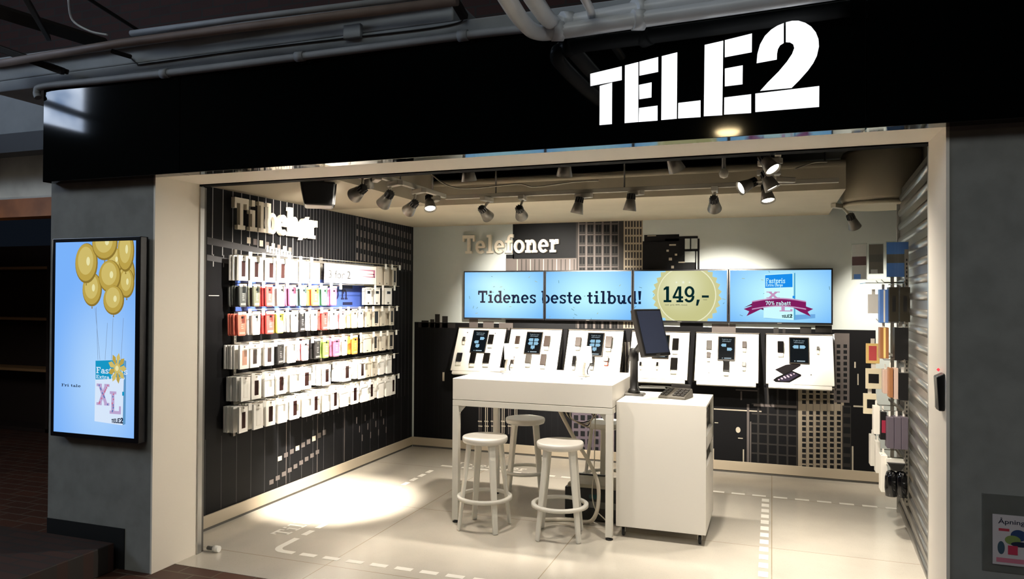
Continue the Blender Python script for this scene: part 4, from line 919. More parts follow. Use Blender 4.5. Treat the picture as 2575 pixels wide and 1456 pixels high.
# ------------------------------------------------------------------ box and cables under the counter
ub = thing('power_box', 'black power unit with a grey lid on the floor under the counter', 'power unit', (-1.20, 5.28, 0))
bx(-0.21, 0.21, -0.15, 0.15, 0.012, 0.235, mat('matt_black', (15, 17, 17), rough=0.5)).build('case', ub, bevel=0.006)
bx(-0.19, 0.21, -0.15, 0.12, 0.236, 0.262, mat('lid_grey', (150, 144, 128), rough=0.6)).build('lid', ub, bevel=0.004)
bx(-0.19, 0.05, 0.12, 0.15, 0.237, 0.27, BLACK).build('lid_hinge', ub)
bx(-0.03, 0.06, -0.1525, -0.15, 0.165, 0.195, mat('status_window', (20, 60, 58), rough=0.2)).build('status_window', ub)
bx(-0.04, 0.17, -0.153, -0.15, 0.10, 0.145, GREY).build('label_plate', ub)
for x in (-0.18, 0.18):
    for y in (-0.12, 0.12): MB(Matrix.Translation((x, y, 0))).lathe([(0.018, 0), (0.018, 0.012)], BLACK, n=12).build('foot', ub)
WC = mat('white_hose', (206, 198, 182), rough=0.45)
t = thing('cable_hose', 'thick white cable hose hanging from the counter down to the floor', 'cable hose', (-1.45, 5.1, 0))
P_ = [at(1408, 1034, 5.10), at(1440, 1095, 5.06), at(1480, 1160, 5.03), at(1503, 1215, 5.02), at(1504, 1270, 5.02), at(1492, 1305, 5.03), at(1470, 1318, 5.06)]
e_ = P_[-1]; e_.z = 0.014
MB().tube(smooth_path([p - t.location for p in P_] + [e_ - t.location + Vector((-0.12, 0.02, 0)), e_ - t.location + Vector((-0.3, -0.05, 0))], 6), 0.014, WC).build('hose', t)
t = thing('thin_cable', 'thin white cable hanging in a loop before the power unit', 'cable', (-1.15, 5.08, 0))
P_ = [at(1497, 1045, 5.06), at(1494, 1180, 5.06), at(1489, 1240, 5.05), at(1497, 1280, 5.05), at(1520, 1305, 5.05), at(1535, 1330, 5.05)]
P_[-1].z = 0.005
MB().tube(smooth_path([p - t.location for p in P_], 6), 0.004, WC, n=6).build('cable', t)
t = thing('thin_cable', 'tangle of black and white cables under the counter top', 'cable', (-1.30, 5.12, 0.75))
b = MB()
for k, m in enumerate((BLACK, WC, BLACK, WC)):
    b.tube(smooth_path([(-0.14 + k * 0.03, 0, 0.078), (-0.10 + k * 0.02, -0.03 * k, 0.0), (0.02 * k, 0.02, -0.05 - 0.01 * k), (0.10, -0.02 * k, -0.01), (0.06 + 0.03 * k, 0, 0.05), (0.0 + 0.05 * k, 0.01, 0.078)], 6), 0.0045, m, n=6)
b.build('cable', t)

# ------------------------------------------------------------------ phone boards under the screens
TH = math.atan(BK)                              # lean of the boards from the vertical
EDGE = mat('board_edge_grey', (96, 90, 80), rough=0.4); BOARDW = mat('board_white', (240, 238, 230), rough=0.35)
tops = [(1154, 1273), (1285.4, 1413), (1431, 1568), (1590, 1734), (1751.5, 1908), (1927, 2094)]
bnames = ['leftmost', 'second', 'third', 'fourth', 'fifth', 'last']
bdesc = ['tilted white phone board leftmost on the back wall', 'tilted white phone board second from the left on the back wall', 'tilted white phone board third from the left, behind the right half of the counter',
         'tilted white phone board partly hidden behind the monitor', 'tilted white phone board fifth from the left, with a curved black phone', 'tilted white phone board at the right end, printed with two phones']
BL = 0.47
BOARD = []
for i, (a, c) in enumerate(tops):
    xa, xb = at(a, 840, 7.02).x, at(c, 840, 7.02).x; xc, hw = (xa + xb) / 2, (xb - xa) / 2
    t = thing('phone_board', bdesc[i], 'display board', (xc, BY0, BZ0), (-TH, 0, 0), 'phone boards along the back wall'); BOARD.append(t)
    bx(-hw, hw, 0.0, 0.018, 0, BL, BOARDW).build('panel', t, bevel=0.003)
    b = MB(); b.box(-hw - 0.012, -hw - 0.004, -0.006, 0.05, -0.02, BL + 0.012, CLEAR).box(hw + 0.004, hw + 0.012, -0.006, 0.05, -0.02, BL + 0.012, CLEAR)
    b.box(-hw - 0.004, hw + 0.004, -0.002, 0.05, BL + 0.004, BL + 0.010, EDGE); b.build('acrylic_frame', t)
    bx(-hw + 0.02, hw - 0.02, 0.002, 0.03, -0.035, -0.002, BOARDW).build('lip', t, bevel=0.002)
    b = MB(Matrix.Rotation(TH, 4, 'X'))           # brackets back to the wall
    for x in (-hw * 0.6, hw * 0.6):
        b.hexa([(x - 0.012, 0.05, 0.0), (x + 0.012, 0.05, 0.0), (x + 0.012, YB - BY0 - 0.001, 0.0), (x - 0.012, YB - BY0 - 0.001, 0.0)], [(x - 0.012, 0.215, 0.36), (x + 0.012, 0.215, 0.36), (x + 0.012, YB - BY0 - 0.001, 0.36), (x - 0.012, YB - BY0 - 0.001, 0.36)], EDGE)
    b.build('wall_bracket', t)
def bpos(px, py): return atb(px, py)
def c4(x, y): return 1100 + x / 4.153, 780 + y / 4.153
def c5(x, y): return 1700 + x / 5.15, 780 + y / 5.15
TSCR = glow('tablet_dark', (12, 20, 26), 1.0); TIC = glow('tablet_icon', (150, 196, 222)); TTX = glow('tablet_text', (170, 190, 200)); TBR = mat('tablet_rim', (40, 34, 28), rough=0.25)
def sizes(cx, cy, w, h):                          # photo extent on the board -> centre point and metres
    p = bpos(cx, cy); l, r = bpos(cx - w / 2, cy), bpos(cx + w / 2, cy); u, d = bpos(cx, cy - h / 2), bpos(cx, cy + h / 2)
    return p, (r - l).length, (u - d).length
nb = ['leftmost board', 'second board', 'third board', 'board behind the monitor', 'fifth board', 'right end board']
def tablet(i, cx, cy, w, h, icons):
    p, W_, H_ = sizes(cx, cy, w, h); N = Vector((0, -math.cos(TH), math.sin(TH)))
    t = thing('info_tablet', 'black info tablet on the %s of the back wall' % nb[i], 'tablet', p, (-TH, 0, 0), 'info tablets on the phone boards')
    bx(-W_ / 2, W_ / 2, -0.012, -0.001, -H_ / 2, H_ / 2, TBR).build('case', t, bevel=0.004)
    b = MB(); P = Picture(b, -W_ / 2 + 0.008, W_ / 2 - 0.008, -H_ / 2 + 0.01, H_ / 2 - 0.01, -0.0121, 0.0003); P.rect(-W_, W_, -H_, H_, TSCR)
    tx_ = sans('Trykk for mer', H_ * 0.055, W_ * 0.56); P.text(tx_, -W_ * 0.28, H_ * 0.34, TTX); P.text(sans('informasjon', H_ * 0.055, W_ * 0.48), -W_ * 0.25, H_ * 0.27, TTX)
    for (c, r, dr_) in icons:
        x, z = (c - 0.5) * W_ * 0.30, H_ * (0.13 - 0.16 * r); s_ = W_ * 0.12; k = W_ * 0.06
        P.rect(x - s_, x + s_, z - s_ * 0.8, z + s_ * 0.8, TIC)
        P.add([[(x + dr_ * s_, z - k), (x + dr_ * (s_ + k), z), (x + dr_ * s_, z + k)]] if dr_ else [[(x - k, z - s_ * 0.8), (x, z - s_ * 0.8 - k), (x + k, z - s_ * 0.8)]], TIC)
    P.rect(-W_ * 0.12, W_ * 0.28, -H_ * 0.42, -H_ * 0.38, TTX); P.ell(-W_ * 0.22, -H_ * 0.40, W_ * 0.03, W_ * 0.03, TTX, 10)
    b.build('display', t)
PH_BLK = mat('phone_black', (14, 13, 14), rough=0.15); PH_BRN = mat('phone_brown', (44, 32, 26), rough=0.3); PH_GRY = mat('phone_slate', (62, 58, 54), rough=0.3); PH_BLU = mat('phone_blue_black', (18, 20, 40), rough=0.15); PH_RED = mat('phone_red', (210, 90, 70), rough=0.4)
def phone(i, cx, cy, w, h, m, label, mount=True, tilt=0.0):
    p, W_, H_ = sizes(cx, cy, w, h)
    t = thing('display_phone', label, 'phone', p, (-TH, tilt, 0), 'phones shown on the boards')
    bx(-W_ / 2, W_ / 2, -0.030, -0.020, -H_ / 2, H_ / 2, m).build('body', t, bevel=min(0.006, W_ * 0.12))
    bx(-W_ / 2 + 0.004, W_ / 2 - 0.004, -0.0306, -0.0299, -H_ / 2 + 0.012, H_ / 2 - 0.012, BLACKG if m is not PH_GRY and m is not PH_BRN else m).build('display', t)
    MB(Matrix.Rotation(R(90), 4, 'X')).lathe([(0.018, 0.0005), (0.018, 0.012), (0.014, 0.020)], WHITE_MET, n=18).build('mount', t)
    if mount: bx(-W_ * 0.4, W_ * 0.4, -0.024, -0.0005, -H_ / 2 - 0.035, -H_ / 2 - 0.002, mat('clear_holder', (222, 220, 210), rough=0.25)).build('holder', t, bevel=0.003)
    return t
for i, (c, ic) in enumerate((((440, 330, 160, 235), [(1, 0, 1), (0, 1, -1), (0.3, 2, 0)]), ((1005, 345, 172, 232), [(0, 0, -1), (1, 0, 1), (0, 1, -1), (1, 1, 1), (0.5, 2, 0)]), ((1648, 362, 178, 250), [(0, 0, -1), (1, 0, 1), (0, 1, -1), (1, 1, 1), (0.5, 2, 0)]), ((2335, 385, 175, 250), [(0, 0, -1), (1, 0, 1)]))):
    x, y = c4(c[0], c[1]); tablet(i, x, y, c[2] / 4.153, c[3] / 4.153, ic)
for i, (c, ic) in ((4, ((655, 502, 228, 315), [(0, 0, -1), (1, 1, 1)])), (5, ((1594, 528, 262, 345), [(0, 0, -1), (1, 0, 1)]))):
    x, y = c5(c[0], c[1]); tablet(i, x, y, c[2] / 5.15, c[3] / 5.15, ic)
for i, c, m, l in (
    (0, (285, 310, 26, 45), PH_GRY, 'tiny grey phone left of the tablet on the leftmost board'),
    (0, (565, 315, 56, 100), PH_BLK, 'black phone right of the tablet on the leftmost board'),
    (0, (236, 500, 58, 92), PH_BLU, 'dark blue phone in the lower row of the leftmost board, left'),
    (0, (378, 506, 60, 116), PH_BLK, 'tall black phone below the tablet on the leftmost board'),
    (0, (520, 510, 68, 108), PH_BLK, 'wide black phone in the lower row of the leftmost board, right'),
    (1, (843, 320, 48, 84), PH_BRN, 'small brown phone left of the tablet on the second board'),
    (1, (1150, 332, 62, 110), PH_BRN, 'brown phone right of the tablet on the second board'),
    (1, (790, 530, 38, 76), PH_BRN, 'brown phone low on the left edge of the second board'),
    (1, (955, 516, 62, 94), PH_GRY, 'grey phone below the tablet on the second board'),
    (1, (1110, 525, 58, 114), PH_BRN, 'dark brown phone low on the right of the second board'),
    (2, (1475, 340, 60, 96), PH_BRN, 'dark phone left of the tablet on the third board'),
    (2, (1793, 342, 68, 120), PH_BRN, 'tall dark phone right of the tablet on the third board'),
    (2, (1432, 540, 38, 110), PH_BLK, 'dark phone low on the left edge of the third board'),
    (2, (1620, 540, 42, 105), PH_BLK, 'narrow dark phone below the tablet on the third board'),
    (2, (1767, 520, 50, 56), PH_BRN, 'short phone with red holder on the third board'),
    (3, (2490, 366, 66, 124), PH_BLK, 'upper black phone on the board behind the monitor'),
    (3, (2474, 570, 74, 128), PH_BLK, 'lower black phone on the board behind the monitor'),
    (3, (2125, 570, 22, 40), PH_BLK, 'tiny black phone beside the monitor pole on the fourth board'),
    (3, (2300, 573, 22, 40), PH_BLK, 'tiny black phone in the middle of the fourth board')):
    x, y = c4(c[0], c[1]); o = phone(i, x, y, c[2] / 4.153, c[3] / 4.153, m, l)
    if 'red holder' in l:
        h = [k for k in o.children if k.name.startswith('holder')][0]; h.data.materials[0] = PH_RED; h['label'] = 'coral red holder'
for i, c, m, l in (
    (4, (432, 464, 72, 122), PH_GRY, 'grey phone upper left on the fifth board'),
    (4, (425, 592, 48, 72), PH_BRN, 'small brown phone below the grey one on the fifth board'),
    (4, (652, 735, 84, 145), PH_BLK, 'curved black phone below the tablet on the fifth board'),
    (4, (887, 460, 58, 86), PH_BRN, 'small brown phone upper right on the fifth board'),
    (4, (882, 715, 50, 60), PH_GRY, 'tiny grey phone lower right on the fifth board'),
    (5, (1354, 490, 82, 150), PH_BLK, 'black phone left of the tablet on the right end board'),
    (5, (1838, 508, 34, 44), PH_GRY, 'tiny grey phone right of the tablet on the right end board')):
    x, y = c5(c[0], c[1]); phone(i, x, y, c[2] / 5.15, c[3] / 5.15, m, l)
# print of two phones on the last board, and the small fixing dots
def bl(t, px, py):
    d = bpos(px, py) - t.location; return d.x, d.y * math.sin(TH) + d.z * math.cos(TH)
t = BOARD[5]; b = MB(); P = Picture(b, -0.28, 0.28, 0.005, BL - 0.005, -0.0002, 0.0004)
def pc(pts): return [[bl(t, *c5(*q)) for q in pts]]
P.add(pc([(1280, 770), (1420, 708), (1560, 690), (1612, 702), (1612, 722), (1500, 790), (1385, 832)]), mat('print_dark', (22, 19, 21), rough=0.8, spec=0.1))
P.add(pc([(1255, 905), (1300, 870), (1500, 782), (1620, 835), (1620, 855), (1470, 938), (1290, 932)]), mat('print_black', (8, 7, 9), rough=0.8, spec=0.1))
P.add(pc([(1310, 895), (1400, 850), (1500, 800), (1590, 842), (1470, 915), (1370, 920)]), mat('print_screen', (40, 35, 50), rough=0.8, spec=0.1))
for k in range(12):
    x, y = 1400 + (k % 4) * 42 - (k // 4) * 34, 862 - (k % 4) * 12 + (k // 4) * 20; q = bl(t, *c5(x, y)); P.ell(q[0], q[1], 0.008, 0.006, mat('print_icon', (140, 124, 144), rough=0.4), 8)
b.build('phone_print', t)
for i, x, y in ((5, 1750, 838), (4, 425, 810)):
    q = bl(BOARD[i], *c5(x, y)); MB(Matrix.Translation((q[0], -0.0005, q[1])) @ Matrix.Rotation(R(90), 4, 'X')).lathe([(0.006, 0), (0.005, 0.004)], GREY, n=12).build('fixing', BOARD[i])
for x, y in ((315, 234), (604, 243)):
    q = bl(BOARD[0], *c4(x, y)); MB(Matrix.Translation((q[0], -0.0005, q[1])) @ Matrix.Rotation(R(90), 4, 'X')).lathe([(0.006, 0), (0.005, 0.004)], GREY, n=12).build('fixing', BOARD[0])

# ------------------------------------------------------------------ accessory wall on the left
KX = 3.49 / 3.44
FX = XL + 0.14                                  # fronts of the hanging packs
rows = [
 [1.870, 0.176, [(4.13, .105, 'W'), (4.27, .105, 'W'), (4.43, .11, 'W'), (4.56, .11, 'W'), (4.70, .12, 'P'), (4.84, .12, 'P'), (6.00, .08, 'GW'), (6.12, .09, 'GW'), (6.27, .08, 'GK')]],
 [1.670, 0.160, [(4.13, .08, 'DK'), (4.27, .08, 'OL'), (4.42, .08, 'RD'), (4.54, .09, 'WH'), (4.69, .085, 'MV'), (4.82, .08, 'TE'), (4.97, .10, 'OR'), (5.11, .085, 'GN'), (5.25, .085, 'PK'), (5.81, .10, 'SC'), (5.95, .10, 'SC'), (6.17, .11, 'SC')]],
 [1.474, 0.166, [(4.13, .085, 'CO'), (4.27, .085, 'WH'), (4.43, .095, 'RD'), (4.54, .085, 'YE'), (4.72, .08, 'WH'), (4.82, .08, 'BK'), (4.98, .08, 'WH'), (5.12, .08, 'RD'), (5.25, .08, 'WH'), (5.37, .08, 'PW'), (5.55, .085, 'CR'), (5.66, .08, 'BL'), (5.78, .09, 'GW'), (5.94, .11, 'GK'), (6.07, .09, 'GW'), (6.22, .09, 'GK')]],
 [1.242, 0.166, [(4.14, .10, 'WB'), (4.25, .095, 'W'), (4.41, .10, 'W'), (4.54, .085, 'BK'), (4.67, .10, 'P'), (4.86, .09, 'PW'), (5.02, .09, 'BK'), (5.14, .085, 'LI'), (5.29, .09, 'MG'), (5.42, .085, 'WH'), (5.57, .10, 'OR'), (5.79, .12, 'GW'), (5.92, .08, 'GK'), (6.04, .10, 'GW'), (6.21, .10, 'GK')]],
 [1.018, 0.170, [(4.17, .105, 'WO'), (4.28, .10, 'W'), (4.42, .11, 'WO'), (4.56, .11, 'W'), (4.72, .12, 'P'), (4.88, .12, 'W'), (5.16, .12, 'W'), (5.46, .12, 'W'), (5.68, .11, 'W'), (5.80, .09, 'GW'), (5.90, .10, 'GW'), (6.04, .09, 'P'), (6.17, .09, 'P')]],
 [0.815, 0.182, [(4.14, .10, 'W'), (4.29, .115, 'WO'), (4.43, .11, 'W'), (4.56, .105, 'WO'), (4.73, .11, 'W'), (4.87, .11, 'P'), (5.00, .10, 'W'), (5.13, .10, 'P'), (5.26, .11, 'W'), (5.42, .11, 'P'), (5.59, .115, 'W'), (5.73, .11, 'P'), (5.87, .11, 'W'), (6.01, .10, 'P'), (6.15, .10, 'P'), (6.26, .09, 'W')]]]
PCOL = {'DK': ((70, 72, 70), 'dark grey'), 'OL': ((96, 98, 84), 'olive grey'), 'RD': ((196, 70, 66), 'red'), 'WH': ((236, 234, 228), 'white'), 'MV': ((146, 78, 108), 'mauve'), 'TE': ((92, 116, 118), 'slate teal'), 'OR': ((224, 148, 70), 'orange'), 'GN': ((80, 140, 98), 'green'),
        'PK': ((190, 92, 130), 'pink'), 'CO': ((216, 112, 94), 'coral'), 'YE': ((218, 206, 92), 'yellow'), 'BK': ((34, 33, 34), 'black'), 'PW': ((236, 190, 196), 'pale pink'), 'CR': ((242, 206, 160), 'cream'), 'BL': ((190, 208, 222), 'pale blue'), 'LI': ((150, 182, 86), 'lime green'), 'MG': ((172, 96, 126), 'magenta')}
INK2 = mat('pack_ink', (120, 116, 110), rough=0.6); WIN = mat('pack_window', (44, 26, 24), rough=0.2); WIN2 = mat('pack_window_pale', (206, 198, 184), rough=0.3); CARDG = mat('pack_grey_card', (196, 188, 172), rough=0.6); WOODC = mat('pack_side_tan', (214, 196, 168), rough=0.6); GL = mat('pack_window_blue', (70, 76, 130), rough=0.3)
SLEEVE = {}
PACKS = {}
def pack_proto(code, w, h):
    """parts of one hanging pack as meshes: hangs from the origin, faces -y, stands 16 mm deep"""
    key = (code, w, h)
    if key in PACKS: return PACKS[key]
    parts = []; d = 0.016; hw = w / 2
    if code in PCOL:
        m = mat('sleeve_' + code, PCOL[code][0], rough=0.3)
        b = MB(); b.prism([(-hw * 0.9, -h + 0.012), (-hw * 0.8, -h), (hw * 0.8, -h), (hw * 0.9, -h + 0.012), (hw, -0.03), (hw * 0.96, -0.012), (-hw * 0.96, -0.012), (-hw, -0.03)], m, d); parts.append(('sleeve', b, 0.003))
        b = MB(); b.box(-hw * 0.92, hw * 0.92, -0.0006, d * 0.5, -0.018, 0.0, mat('clear_header', (226, 222, 214), rough=0.2)); parts.append(('header', b, 0))
        b = MB(); b.box(-hw * 0.25, hw * 0.25, -0.0012, 0, -0.045, -0.03, BLACK if code not in ('BK', 'DK') else GREY); m2 = mat('sleeve_print_' + code, tuple(min(255, int(c * 0.6 + 90)) for c in PCOL[code][0]), rough=0.4)
        for k in range(4): b.box(-hw * (0.3 - 0.05 * (k % 2)), hw * (0.34 - 0.08 * (k % 3)), -0.0012, 0, -h * 0.45 - k * 0.014, -h * 0.45 + 0.006 - k * 0.014, m2)
        b.box(-hw * 0.66, hw * 0.66, -0.0012, 0, -h + 0.012, -h + 0.026, m2); parts.append(('print', b, 0))
    elif code in ('GW', 'GK', 'SC'):
        b = MB(); b.box(-hw, hw, 0, d * 0.7, -h, 0, CARDG if code != 'SC' else CARD); parts.append(('card', b, 0.001))
        b = MB()
        if code == 'GK': b.box(-hw * 0.5, hw * 0.55, -0.001, 0, -h * 0.82, -h * 0.16, BLACK)
        elif code == 'SC': b.box(-hw * 0.62, hw * 0.5, -0.001, 0, -h * 0.36, -h * 0.2, BLACK); b.box(-hw * 0.5, -hw * 0.05, -0.001, 0, -h * 0.96, -h * 0.84, INK2)
        else: b.box(-hw * 0.7, hw * 0.7, -0.001, 0, -h * 0.10, -h * 0.085, INK2)
        b.box(-hw * 0.3, hw * 0.1, -0.001, 0, -h * 0.93, -h * 0.87, GREY); parts.append(('print', b, 0))
    else:
        b = MB(); b.box(-hw, hw, 0, d, -h, 0, CARD); parts.append(('box', b, 0.001))
        if code == 'W': b = MB(); b.box(-hw * 0.42, hw * 0.42, -0.001, 0, -h * 0.84, -h * 0.22, WIN); parts.append(('window', b, 0.003))
        if code == 'WB': b = MB(); b.box(-hw * 0.5, hw * 0.55, -0.001, 0, -h * 0.84, -h * 0.22, mat('pack_window_rose', (196, 150, 130), rough=0.3)); parts.append(('window', b, 0.003))
        if code == 'WO':
            b = MB(); b.box(-hw * 0.44, hw * 0.46, -0.001, 0, -h * 0.86, -h * 0.2, WIN2); b.box(-hw * 0.40, hw * 0.42, -0.0014, -0.001, -h * 0.85, -h * 0.21, CARD); parts.append(('window', b, 0.002))
        b = MB(); b.box(-hw * 0.16, hw * 0.16, -0.001, 0, -h * 0.10, -h * 0.04, mat('hang_slot', (150, 140, 124), rough=0.6)); parts.append(('hang_slot', b, 0))
    PACKS[key] = parts; return parts
MESH = {}
def make_pack(code, w, h, loc, rotz, label, group, front=True, roty=0.0):
    key = (code, w, h); parts = pack_proto(code, w, h)
    nm = 'phone_case_pouch' if code in PCOL else ('accessory_card' if code in ('GW', 'GK', 'SC') else 'phone_case_box')
    cat = 'phone case' if nm != 'accessory_card' else 'accessory pack'
    def inst(i, parent):
        n_, b, bv = parts[i]
        if (key, i) not in MESH: MESH[(key, i)] = b.build(n_, parent, bevel=bv); return MESH[(key, i)]
        return share(MESH[(key, i)], n_, parent)
    if front:
        t = thing(nm, label, cat, loc, (0, roty, rotz), group)
        for i in range(len(parts)):
            o = inst(i, t); o.location = (0, 0, 0); o.rotation_euler = (0, 0, 0)
    else:
        t = inst(0, None); t.name = nm; t.location = loc; t.rotation_euler = (0, roty, rotz); tag(t, label, cat, group)
    return t
rk = thing('display_rack', 'metal hook rack full of phone accessories on the left wall', 'rack', (XL, 4.26, 0))
RKM = mat('rack_metal', (150, 146, 138), rough=0.35, metal=0.7)
for y in (0.0, 1.06, 2.27):
    b = MB(); b.box(0.001, 0.022, y - 0.012, y + 0.012, 0.60, 1.93, RKM)
    for k in range(52): b.box(0.022, 0.0225, y - 0.003, y + 0.003, 0.62 + k * 0.025, 0.633 + k * 0.025, BLACK)
    b.build('upright', rk)
for z, h, its in rows:
    bx(0.022, 0.030, -0.02, 2.29, z + 0.008, z + 0.026, RKM).build('crossbar', rk, bevel=0.002)
    MB().tube([(0.200, -0.06, z + 0.030), (0.200, 2.10, z + 0.030)], 0.0022, mat('price_rail', (206, 190, 160), rough=0.4), n=6).build('front_rail', rk)
ordw = ['first', 'second', 'third', 'fourth', 'fifth', 'sixth', 'seventh', 'eighth', 'ninth', 'tenth', 'eleventh', 'twelfth', 'thirteenth', 'fourteenth', 'fifteenth', 'sixteenth']
rown = ['top row', 'second row', 'third row', 'fourth row', 'fifth row', 'bottom row']
desc = {'W': 'white case box with dark window', 'WO': 'white case box with pale window', 'WB': 'white case box with rosy window', 'P': 'plain white case box', 'GW': 'grey-white accessory card', 'GK': 'grey card with black item', 'SC': 'white card with black square'}
hook0 = None
for ri, (z, h, its) in enumerate(rows):
    for hi, (y, w, code) in enumerate(its):
        Y = y * KX
        hk = MB(); hk.tube([(0.030, 0, 0.016), (0.175, 0, 0.016), (0.195, 0, 0.024), (0.205, 0, 0.030)], 0.0028, RKM, n=6)
        if hook0 is None:
            hook0 = hk.build('hook', rk); tg0 = bx(0.204, 0.206, -0.017, 0.017, -0.012, 0.036, CARD).build('price_tag', hook0)
            o = hook0
        else:
            o = share(hook0, 'hook', rk); share(tg0, 'price_tag', o)
        o.location = (0, Y - 4.26, z)
        nbk = 3 if ri in (1, 2) else (4 if ri > 2 else 2)
        if code in ('GW', 'GK', 'SC'): nbk = 1
        d = desc.get(code) or ('%s case pouch' % PCOL[code][1])
        where = '%s hook from left, %s of accessory wall' % (ordw[hi], rown[ri])
        mk = ri % 2
        make_pack(code, w, h, (XL + 0.150 + random.uniform(-0.012, 0.008), Y, z + 0.012), R(90) + random.uniform(-0.04, 0.10), 'front %s, %s' % (d, where), 'packs hanging on the accessory wall')
        for k in range(nbk):
            make_pack(code, w, h, (XL + 0.132 - (k + 1) * 0.0235 + random.uniform(-0.003, 0.003), Y + random.uniform(-0.004, 0.004), z + 0.012), R(90), 'rear %s, %s' % (d.replace(' with dark window', '').replace(' with pale window', '').replace(' with rosy window', '').replace(' with black item', '').replace(' with black square', ''), where),
                      'packs behind %s hook %s' % (ordw[hi], rown[ri]), front=False)
# sign card above the rack and the blue board behind the rows
sg = thing('price_sign', 'white card reading 3 for 2 on the top row of the accessory rack', 'sign', (XL + 0.17, 5.84 * 0.985, 1.79), (0, 0, R(90)))
s0 = atx(816, 686, XL + 0.17); s1 = atx(946.6, 694, XL + 0.17); st_ = atx(816, 661, XL + 0.17).z; sb_ = atx(816, 711, XL + 0.17).z
sg.location = (XL + 0.17, (s0.y + s1.y) / 2, (st_ + sb_) / 2); hw, hh = (s1.y - s0.y) / 2, (st_ - sb_) / 2
bx(-hw, hw, 0, 0.003, -hh, hh, CARD).build('card', sg)
b = MB(); P = Picture(b, -hw, hw, -hh, hh, -0.0002, 0.0004); P.text(sans('3 for 2', hh * 0.85, hw * 0.8), -hw * 0.86, -hh * 0.5, mat('sign_grey_ink', (44, 43, 42), rough=0.6))
ROSE = mat('sign_rose', (186, 120, 150), rough=0.6)
P.add([[(hw * 0.15, hh * 0.56), (hw * 0.94, hh * 0.62), (hw * 0.94, hh * 0.46), (hw * 0.5, hh * 0.48)], [(hw * 0.86, -hh * 0.2), (hw * 0.94, -hh * 0.2), (hw * 0.94, hh * 0.5), (hw * 0.86, hh * 0.5)], [(hw * 0.25, -hh * 0.16), (hw * 0.94, -hh * 0.26), (hw * 0.94, -hh * 0.12)], [(hw * 0.5, hh * 0.14), (hw * 0.9, hh * 0.2), (hw * 0.9, hh * 0.06)]], ROSE)
b.build('print', sg)
b = MB(); b.box(-hw * 0.9, hw * 0.9, 0.003, 0.006, hh - 0.01, hh + 0.02, CLEAR); b.box(-0.004, 0.004, 0.003, 0.14, hh - 0.004, hh, RKM); b.build('holder', sg)
bb = thing('blue_sign_board', 'blue board with black letters behind the second row of pouches', 'sign', (XL + 0.036, 5.12, 1.62), (0, 0, R(90)))
bx(-0.88, 0.86, 0, 0.004, -0.135, 0.12, mat('board_blue', (60, 84, 158), rough=0.35)).build('board', bb)
b = MB(); P = Picture(b, -0.88, 0.86, -0.135, 0.12, -0.0002, 0.0004); NV = mat('board_navy_ink', (16, 20, 54), rough=0.5)
P.add([[(x * 0.13 + 0.34, y * 0.13 - 0.05) for x, y in q] for q in bow(.38, .36, .37, .37, t=.17)], NV)
P.text(slab_flat('h', 0.13), 0.47, -0.05, NV)
P.rect(0.47, 0.66, 0.05, 0.078, NV); P.rect(0.50, 0.66, -0.098, -0.072, NV); P.rect(0.34, 0.38, -0.098, -0.072, NV)
b.build('print', bb)
t = thing('clear_pack', 'empty clear plastic pack beside the 3 for 2 card', 'accessory pack', (XL + 0.15, 5.05, 1.87), (0, 0, R(90)))
bx(-0.055, 0.055, 0, 0.02, -0.17, 0, mat('clear_plastic', (236, 236, 232), rough=0.12, trans=0.85)).build('sleeve', t); bx(-0.05, 0.05, -0.001, 0, -0.12, -0.05, mat('pack_tan_print', (170, 150, 124), rough=0.6)).build('print', t)

# ------------------------------------------------------------------ right side: ribbed metal slat wall with its rack
SLATM = mat('slat_metal', (150, 149, 146), rough=0.28, metal=0.85)
A0, A1 = Vector((0.905, 6.154)), Vector((0.80, 4.10)); dv = (A1 - A0); LN = dv.length; ang = math.atan2(dv.y, dv.x)
sw = thing('slat_wall', 'ribbed metal panel standing along the right side of the shop', 'wall panel', (A0.x, A0.y, 0), (0, 0, ang))
b = MB(); b.box(0, LN, 0, 0.03, 0.0, 2.42, SLATM)
b.build('panel', sw, bevel=0.002)
b = MB()
for k in range(23):
    z = 0.06 + k * 0.104; b.tube([(0.012, 0.0, z), (LN - 0.012, 0.0, z)], 0.016, SLATM, n=10, flat=1.7)
b.build('rib', sw)
bx(-0.016, 0.0, -0.022, 0.034, 0, 2.42, ALU).build('edge_strip', sw, bevel=0.002)
rr = thing('display_rack', 'metal hook rack with boxes on the ribbed panel at the right', 'rack', (0.838, 5.44, 0))
b = MB(); b.box(-0.011, 0.011, -0.012, 0.012, 0.24, 1.93, RKM)
for k in range(60): b.box(-0.004, 0.004, -0.0126, -0.012, 0.26 + k * 0.027, 0.274 + k * 0.027, BLACK)
b.build('upright', rr); bx(-0.011, 0.011, 0.60, 0.624, 0.24, 1.93, RKM).build('upright', rr)
b_rows = [1.70, 1.43, 1.18, 0.84, 0.53]
for z in b_rows: bx(-0.019, -0.011, -0.03, 0.66, z + 0.004, z + 0.022, RKM).build('crossbar', rr)
for z in b_rows:
    for y in (0.03, 0.30): MB().tube([(-0.019, y, z + 0.013), (-0.13, y, z + 0.013), (-0.145, y, z + 0.03)], 0.003, RKM, n=6).build('hook', rr)
PK = 'packs on the right rack'
def rbox(name, label, cat, x0, x1, y0, y1, z0, z1, m, extra=None, rz=0.0):
    c = Vector(((x0 + x1) / 2, (y0 + y1) / 2, z1)); t = thing(name, label, cat, c, (0, 0, rz), PK)
    w, d, h = (x1 - x0) / 2, (y1 - y0) / 2, z1 - z0
    bx(-w, w, -d, d, -h, 0, m).build('box', t, bevel=0.0015)
    bx(-w * 0.3, w * 0.3, -0.002, 0.002, 0, 0.035, mat('hang_tab', (232, 228, 220), rough=0.4)).build('hang_tab', t)
    if extra: extra(t, w, d, h)
    return t
